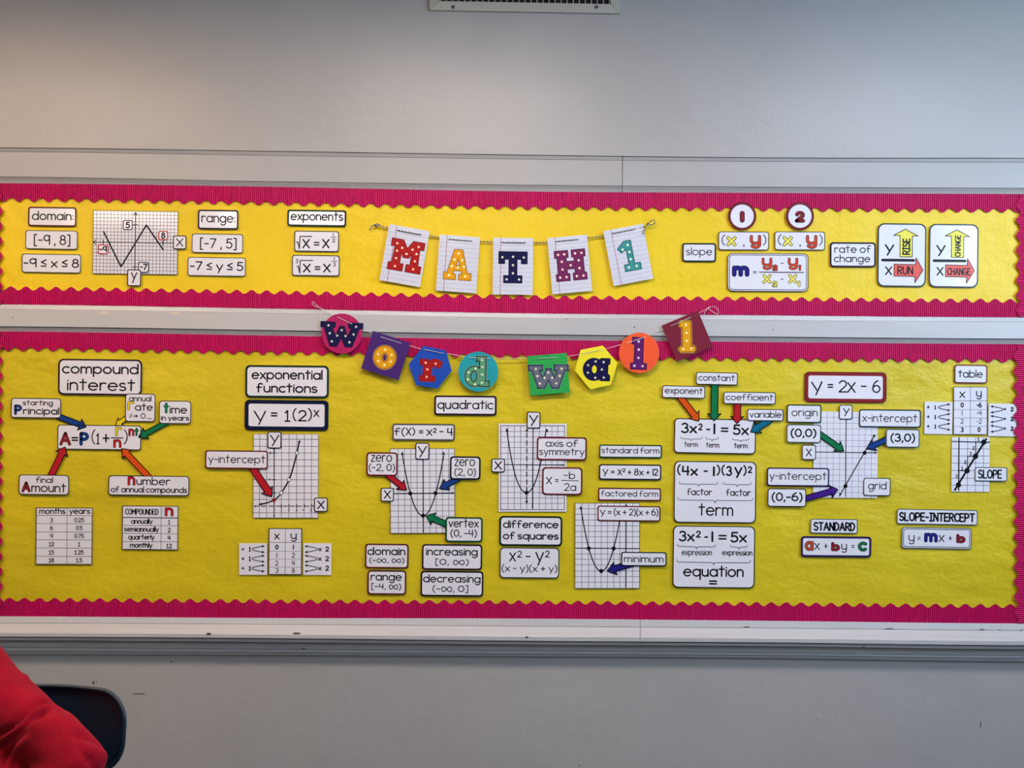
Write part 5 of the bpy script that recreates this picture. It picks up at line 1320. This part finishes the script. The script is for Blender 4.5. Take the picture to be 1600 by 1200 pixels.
def build_shell():
    V = []; Fc = []; rows = shell_row(); nu = 28
    # finer rows near the corners
    fine = []
    for k in range(37):
        t = k / 36; t = .5 - .5 * math.cos(math.pi * t)
        z = zt + (zb - zt) * t; dt = zt - z; db = z - zb; top = .070; bot = .085
        w = HB
        if dt < top: w = HB - top + math.sqrt(max(0, top ** 2 - (top - dt) ** 2))
        if db < bot: w = min(w, HB - bot + math.sqrt(max(0, bot ** 2 - (bot - db) ** 2)))
        fine.append((w, -.02 * t, z + .0, .050))
    for w, y, z, bow in fine:
        for j in range(nu + 1):
            u = -1 + 2 * j / nu
            x = u * w
            zz = z - (.006 * (x / HB) ** 2 if z > (zt + zb) / 2 else 0)
            V.append((x, y - bow * (x / HB) ** 2, zz))
    nr = len(fine)
    for i in range(nr - 1):
        for j in range(nu):
            a = i * (nu + 1) + j
            Fc.append((a, a + nu + 1, a + nu + 2, a + 1))
    return V, Fc, nr, nu
V, Fc, nr, nu = build_shell()
back = mesh_obj('backrest', V, Fc, M_SHELL, parent=chair, smooth=True)
so = back.modifiers.new('thickness', 'SOLIDIFY'); so.thickness = .006; so.offset = 0
# raised rim round the back
edge_loop = [j for j in range(nu + 1)] + [i * (nu + 1) + nu for i in range(1, nr)] + [(nr - 1) * (nu + 1) + j for j in range(nu - 1, -1, -1)] + [i * (nu + 1) for i in range(nr - 2, 0, -1)]
pts = [Vector(V[i]) + Vector((0, -.004, 0)) for i in edge_loop]
pts = [p for i, p in enumerate(pts) if i == 0 or (p - pts[i - 1]).length > .004]
pts.append(pts[0].copy()); tube('rim', pts, .0058, M_SHELL, chair, 8)
# neck and seat
V = []; Fc = []
prof = [(.150, -.018, zb + .012), (.135, -.02, zb - .03), (.14, -.03, zb - .09), (.17, -.05, .47), (.20, -.09, .445), (.215, -.16, .44), (.22, -.26, .445), (.22, -.36, .45), (.20, -.42, .44), (.17, -.445, .42)]
for w, y, z in prof:
    for j in range(17):
        u = -1 + j / 8
        V.append((u * w, y, z + (.018 * u * u if y < -.06 else 0)))
for i in range(len(prof) - 1):
    for j in range(16):
        a = i * 17 + j; Fc.append((a, a + 17, a + 18, a + 1))
seat = mesh_obj('seat', V, Fc, M_SHELL, parent=chair, smooth=True)
so = seat.modifiers.new('thickness', 'SOLIDIFY'); so.thickness = .006; so.offset = 0
ss = seat.modifiers.new('subdiv', 'SUBSURF'); ss.levels = 1; ss.render_levels = 2
for sx in (-1, 1):
    for fy, ty in ((-.40, -.30), (.06, -.10)):
        leg = tube('leg', [Vector((sx * .14, ty, .435)), Vector((sx * .17, (ty * .7 + fy * .3), .40)), Vector((sx * .21, fy, .02))], .011, M_CHROME, chair, 10)
        tube('foot_cap', [Vector((sx * .2095, fy, .03)), Vector((sx * .2105, fy, .0))], .015, M_RUB, leg, 10)
tube('crossbar', [Vector((-.14, -.30, .435)), Vector((.14, -.30, .435))], .010, M_CHROME, chair, 8)
tube('crossbar', [Vector((-.14, -.10, .435)), Vector((.14, -.10, .435))], .010, M_CHROME, chair, 8)

# ================================================================== PERSON
M_HOOD = mat('red_fleece', (0.27, 0.004, 0.014), rough=.95, spec=.03, var=.12, vscale=30, bump=.6, bscale=240, bdist=.0014, sheen=.03)
M_SKIN = mat('skin', (.50, .29, .20), rough=.5)
M_HAIR = mat('dark_hair', (.025, .015, .010), rough=.55, bump=.6, bscale=90, stretch=(1, 1, .12), bdist=.004)
M_DENIM = mat('dark_denim', (.03, .045, .09), rough=.85, var=.15, vscale=40)
M_SHOE = mat('grey_canvas', (.10, .10, .11), rough=.8)
M_EYE = mat('eye_white', (.7, .68, .66), rough=.25); M_IRIS = mat('iris', (.03, .018, .01), rough=.2); M_LIP = mat('lips', (.42, .16, .14), rough=.5)

def limb(bm, chain, sides=20):
    """closed tapered tube through (point, radius or (rx, ry)) with round ends"""
    P_ = [Vector(p) for p, _ in chain]; R_ = [r if isinstance(r, tuple) else (r, r) for _, r in chain]
    # smooth interpolate
    pts = []; rad = []
    n = len(P_)
    for i in range(n - 1):
        p0 = P_[max(i - 1, 0)]; p1 = P_[i]; p2 = P_[i + 1]; p3 = P_[min(i + 2, n - 1)]
        for k in range(6):
            t = k / 6
            pts.append(.5 * (2 * p1 + (-p0 + p2) * t + (2 * p0 - 5 * p1 + 4 * p2 - p3) * t * t + (-p0 + 3 * p1 - 3 * p2 + p3) * t ** 3))
            rad.append((R_[i][0] * (1 - t) + R_[i + 1][0] * t, R_[i][1] * (1 - t) + R_[i + 1][1] * t))
    pts.append(P_[-1]); rad.append(R_[-1])
    # end caps
    d0 = (pts[0] - pts[1]).normalized(); d1 = (pts[-1] - pts[-2]).normalized()
    capA = []; capB = []
    for k in range(1, 5):
        a = k / 5 * math.pi / 2
        capA.append((pts[0] + d0 * min(rad[0]) * math.sin(a), (rad[0][0] * math.cos(a), rad[0][1] * math.cos(a))))
        capB.append((pts[-1] + d1 * min(rad[-1]) * math.sin(a), (rad[-1][0] * math.cos(a), rad[-1][1] * math.cos(a))))
    pts = [c[0] for c in reversed(capA)] + pts + [c[0] for c in capB]; rad = [c[1] for c in reversed(capA)] + rad + [c[1] for c in capB]
    rings = []
    ref = Vector((1, 0, 0)) if abs((P_[-1] - P_[0]).normalized().x) < .8 else Vector((0, 0, 1))
    for i, p in enumerate(pts):
        t = (pts[min(i + 1, len(pts) - 1)] - pts[max(i - 1, 0)]).normalized()
        a = (ref - t * ref.dot(t)).normalized(); b = t.cross(a)
        rings.append([bm.verts.new(p + a * rad[i][0] * math.cos(2 * math.pi * k / sides) + b * rad[i][1] * math.sin(2 * math.pi * k / sides)) for k in range(sides)])
    for r0, r1 in zip(rings, rings[1:]):
        for k in range(sides):
            bm.faces.new((r0[k], r0[(k + 1) % sides], r1[(k + 1) % sides], r1[k]))
    bm.faces.new(rings[0][::-1]); bm.faces.new(rings[-1])
def fused(name, chains, voxel, m, parent, smooth=6, fn=None):
    bm = bmesh.new()
    for ch in chains: limb(bm, ch)
    bmesh.ops.recalc_face_normals(bm, faces=bm.faces)
    me = bpy.data.meshes.new('tmp'); bm.to_mesh(me); bm.free()
    o = bpy.data.objects.new('tmp', me); COL.objects.link(o)
    r = o.modifiers.new('r', 'REMESH'); r.mode = 'VOXEL'; r.voxel_size = voxel; r.use_smooth_shade = True
    s = o.modifiers.new('s', 'SMOOTH'); s.iterations = smooth; s.factor = .6
    dg = bpy.context.evaluated_depsgraph_get()
    ev = o.evaluated_get(dg)
    me2 = bpy.data.meshes.new_from_object(ev)
    bpy.data.objects.remove(o); bpy.data.meshes.remove(me)
    me2.name = name; me2.materials.clear(); me2.materials.append(m)
    if fn: fn(me2)
    me2.polygons.foreach_set('use_smooth', [True] * len(me2.polygons))
    ob = bpy.data.objects.new(name, me2); COL.objects.link(ob); ob.parent = parent
    return ob
base = Q(-150, 1200, 1.92)
person = tag(empty('person', (base.x, base.y, 0)), 'person in a red sweatshirt seated in the lower left corner, seen from the shoulder down', 'person')
def rel(v): return Vector(v) - Vector((base.x, base.y, 0))
SH = rel(Q(-20, 1078, 1.70)); EL = rel(Q(122, 1193, 1.60)); NK = rel(Q(-128, 1004, 1.76))
MID = (SH + EL) / 2 + Vector((0, -.005, .006))
ax = NK.x
PEL = Vector((ax + .09, -.02, .60)); CH = Vector((ax - .01, -.05, .82))
SHR = NK * 2 - SH; SHR.z = SH.z + .02; SHR.y = SH.y
WR = Vector((ax + .26, -.42, .665))
ELR = SHR + Vector((-.10, -.10, -.26)); WRR = Vector((ax - .08, -.42, .665))
CREASES = [  # photograph polylines of the folds: points, depth, half width px
    ([(-8, 1152), (4, 1145), (20, 1134), (36, 1118), (50, 1104), (67, 1096), (84, 1099), (97, 1112)], .010, 4.5),
    ([(-8, 1172), (0, 1165), (16, 1152), (31, 1139), (50, 1122), (67, 1115)], .012, 4.5),
    ([(0, 1203), (8, 1185), (20, 1163), (38, 1145)], .008, 4.5),
    ([(116, 1150), (130, 1152), (146, 1156), (160, 1166)], .007, 5),
    ([(118, 1158), (126, 1176), (140, 1190), (150, 1203)], .006, 6),
    ([(36, 1046), (34, 1060), (44, 1070)], .004, 4),
]
RIDGES = [([(0, 1157), (20, 1146), (44, 1124), (58, 1108), (76, 1104)], .007, 5.0), ([(30, 1030), (38, 1046), (40, 1056)], .006, 7), ([(90, 1088), (112, 1122), (128, 1146)], .004, 8),
          ([(60, 1135), (90, 1125), (104, 1135), (110, 1160)], .006, 13), ([(140, 1172), (160, 1176), (170, 1188)], .004, 8), ([(12, 1190), (26, 1168), (44, 1152)], .004, 5)]
def dist_poly(p, poly):
    best = 1e9
    for a, b in zip(poly, poly[1:]):
        vx, vy = b[0] - a[0], b[1] - a[1]; l2 = vx * vx + vy * vy
        t = max(0, min(1, ((p[0] - a[0]) * vx + (p[1] - a[1]) * vy) / l2))
        d = math.hypot(p[0] - a[0] - vx * t, p[1] - a[1] - vy * t)
        if d < best: best = d
    return best
def folds(me):
    off = Vector((base.x, base.y, 0))
    new = []
    for v in me.vertices:
        w = v.co + off; n = v.normal
        dsp = .0035 * noise.noise(w * 9) + .0018 * noise.noise(Vector((w.x * 26, w.y * 20, w.z * 14)))
        px = pix(w)
        facing = n.dot((CAM - w).normalized())
        if -60 < px[0] < 210 and 1000 < px[1] < 1230 and facing > -.15:
            k = min(1, (facing + .15) / .35)
            for poly, a, h in CREASES:
                d = dist_poly(px, poly)
                if d < h * 3: dsp -= k * a * math.exp(-(d / h) ** 2)
            for poly, a, h in RIDGES:
                d = dist_poly(px, poly)
                if d < h * 3: dsp += k * a * math.exp(-(d / h) ** 2)
        new.append(v.co + n * dsp)
    for v, c_ in zip(me.vertices, new): v.co = c_
    me.update()
# body: head, neck, hands and the limbs under the clothes
HC = NK + Vector((-.01, -.03, .20))
def hand(wr, side, fwd):
    """palm and five bent fingers from the wrist"""
    ch = []
    f = Vector(fwd).normalized(); lat = f.cross(Vector((0, 0, 1))).normalized() * side; dn = Vector((0, 0, -1))
    palm = wr + f * .05
    ch.append([(wr, (.026, .020)), (palm, (.038, .016)), (wr + f * .09, (.038, .013))])
    for k, (o_, L) in enumerate(((-.028, .068), (-.010, .078), (.009, .074), (.027, .058))):
        a = wr + f * .085 + lat * o_
        b = a + f * L * .5 + dn * .004; c_ = b + f * L * .3 + dn * .014; d = c_ + f * L * .18 + dn * .016
        ch.append([(a, .0092), (b, .0086), (c_, .0080), (d, .0070)])
    a = wr + f * .035 - lat * .030; b = a + f * .028 - lat * .020; c_ = b + f * .030 - lat * .006 + dn * .006
    ch.append([(a, .013), (b, .0105), (c_, .0088)])
    return ch
fw = Vector((-.35, -1, -.15)); fw2 = Vector((.25, -1, -.15))
HL = WR + Vector((-.03, -.05, -.01)); HR = WRR + Vector((.03, -.05, -.01))
skin = [
    [(NK + Vector((0, .02, -.06)), .060), (NK + Vector((0, 0, .06)), .054), (HC + Vector((0, .0, -.03)), .056)],
    [(HC + Vector((0, .010, -.055)), (.062, .070)), (HC + Vector((0, .012, .0)), (.073, .088)), (HC + Vector((0, .015, .055)), (.070, .084))],
    [(HC + Vector((0, -.045, -.085)), (.030, .026)), (HC + Vector((0, -.035, -.05)), (.045, .040))],
    [(HC + Vector((0, -.088, .005)), .008), (HC + Vector((0, -.098, -.018)), .012), (HC + Vector((0, -.086, -.026)), .013)],
    [(HC + Vector((.075, .01, .012)), (.008, .014)), (HC + Vector((.076, .012, -.018)), (.006, .010))],
    [(HC + Vector((-.075, .01, .012)), (.008, .014)), (HC + Vector((-.076, .012, -.018)), (.006, .010))],
    [(SH, .045), (MID, .040), (EL, .034), ((EL + WR) / 2, .034), (WR, .024), (HL, .022)],
    [(SHR, .045), ((SHR + ELR) / 2, .040), (ELR, .034), ((ELR + WRR) / 2, .034), (WRR, .024), (HR, .022)],
    [(NK + Vector((0, .03, -.05)), (.10, .06)), (CH, (.13, .09)), (PEL, (.13, .09))],
] + hand(HL, 1, fw) + hand(HR, -1, fw2)
body = fused('body', skin, .0055, M_SKIN, person, 4)
# face details
for sx in (-1, 1):
    e = HC + Vector((sx * .030, -.0635, .012))
    bm = bmesh.new(); bmesh.ops.create_uvsphere(bm, u_segments=14, v_segments=10, radius=.0125)
    me = bpy.data.meshes.new('eye'); bm.to_mesh(me); bm.free(); me.materials.append(M_EYE); me.materials.append(M_IRIS)
    for p in me.polygons:
        p.use_smooth = True
        if p.center.y < -.0108: p.material_index = 1
    o = bpy.data.objects.new('eye', me); COL.objects.link(o); o.parent = person; o.location = e
tube('mouth', [HC + Vector((x, -.079 + abs(x) * .35, -.052 + abs(x) * .08)) for x in (-.024, -.012, 0, .012, .024)], [.002, .0045, .005, .0045, .002], M_LIP, person, 8)
hair = fused('hair', [[(HC + Vector((0, .035, -.05)), (.072, .060)), (HC + Vector((0, .034, .02)), (.082, .082)), (HC + Vector((0, .012, .088)), (.070, .080))],
                      [(HC + Vector((-.05, -.045, .078)), .030), (HC + Vector((0, -.062, .085)), .032), (HC + Vector((.05, -.045, .078)), .030)]], .007, M_HAIR, person, 3)
# sweatshirt
top_ = [
    [(NK + Vector((0, .035, -.045)), (.105, .080)), (NK + Vector((.0, .05, -.13)), (.155, .105)), (CH + Vector((0, .03, 0)), (.165, .125)), (CH * .5 + PEL * .5, (.165, .130)), (PEL + Vector((0, 0, .02)), (.19, .145))],
    [(NK + Vector((0, .02, -.02)), (.07, .07)), ((NK + SH) / 2 + Vector((0, .01, .012)), .078), (SH, .066), (MID, .057), (EL + (MID - EL) * .22, .054), (EL, .052)],
    [(EL, .052), ((EL + WR) / 2, .054), (WR, .044)],
    [(NK + Vector((0, .02, -.02)), (.07, .07)), ((NK + SHR) / 2 + Vector((0, .01, .012)), .082), (SHR, .074), ((SHR + ELR) / 2, .074), (ELR, .058)],
    [(ELR, .058), ((ELR + WRR) / 2, .056), (WRR, .044)],
    [(NK + Vector((-.09, .05, .0)), .040), (NK + Vector((-.05, .10, .012)), .046), (NK + Vector((.05, .10, .012)), .046), (NK + Vector((.09, .05, .0)), .040)],
    [(SH + Vector((-.06, -.02, -.10)), .085), (SH * .4 + EL * .6 + Vector((-.09, .0, -.075)), .075), (EL + Vector((-.11, -.02, -.07)), .055)],
    [((SH * .25 + CH * .75), .11), ((SH * .55 + EL * .2 + CH * .25), .085), (MID * .75 + CH * .25, .062)],
]
fused('sweatshirt', top_, .0075, M_HOOD, person, 7, folds)
KL = PEL + Vector((.13, -.46, -.0)); KR = PEL + Vector((-.13, -.46, 0))
KL.z = KR.z = .56
fused('trousers', [[(PEL + Vector((-.08, 0, .0)), .13), (PEL + Vector((.08, 0, .0)), .13)],
                   [(PEL + Vector((.09, -.03, 0)), .098), (KL, .068), (KL + Vector((0, -.015, -.20)), .058), (Vector((KL.x, KL.y + .0, .10)), .052)],
                   [(PEL + Vector((-.09, -.03, 0)), .098), (KR, .068), (KR + Vector((0, -.015, -.20)), .058), (Vector((KR.x, KR.y + .0, .10)), .052)]], .012, M_DENIM, person, 5)
for k_ in (KL, KR):
    fused('shoe', [[(Vector((k_.x, k_.y + .04, .05)), (.040, .046)), (Vector((k_.x, k_.y - .06, .045)), (.044, .040)), (Vector((k_.x, k_.y - .17, .034)), (.042, .032))]], .008, M_SHOE, person, 3)
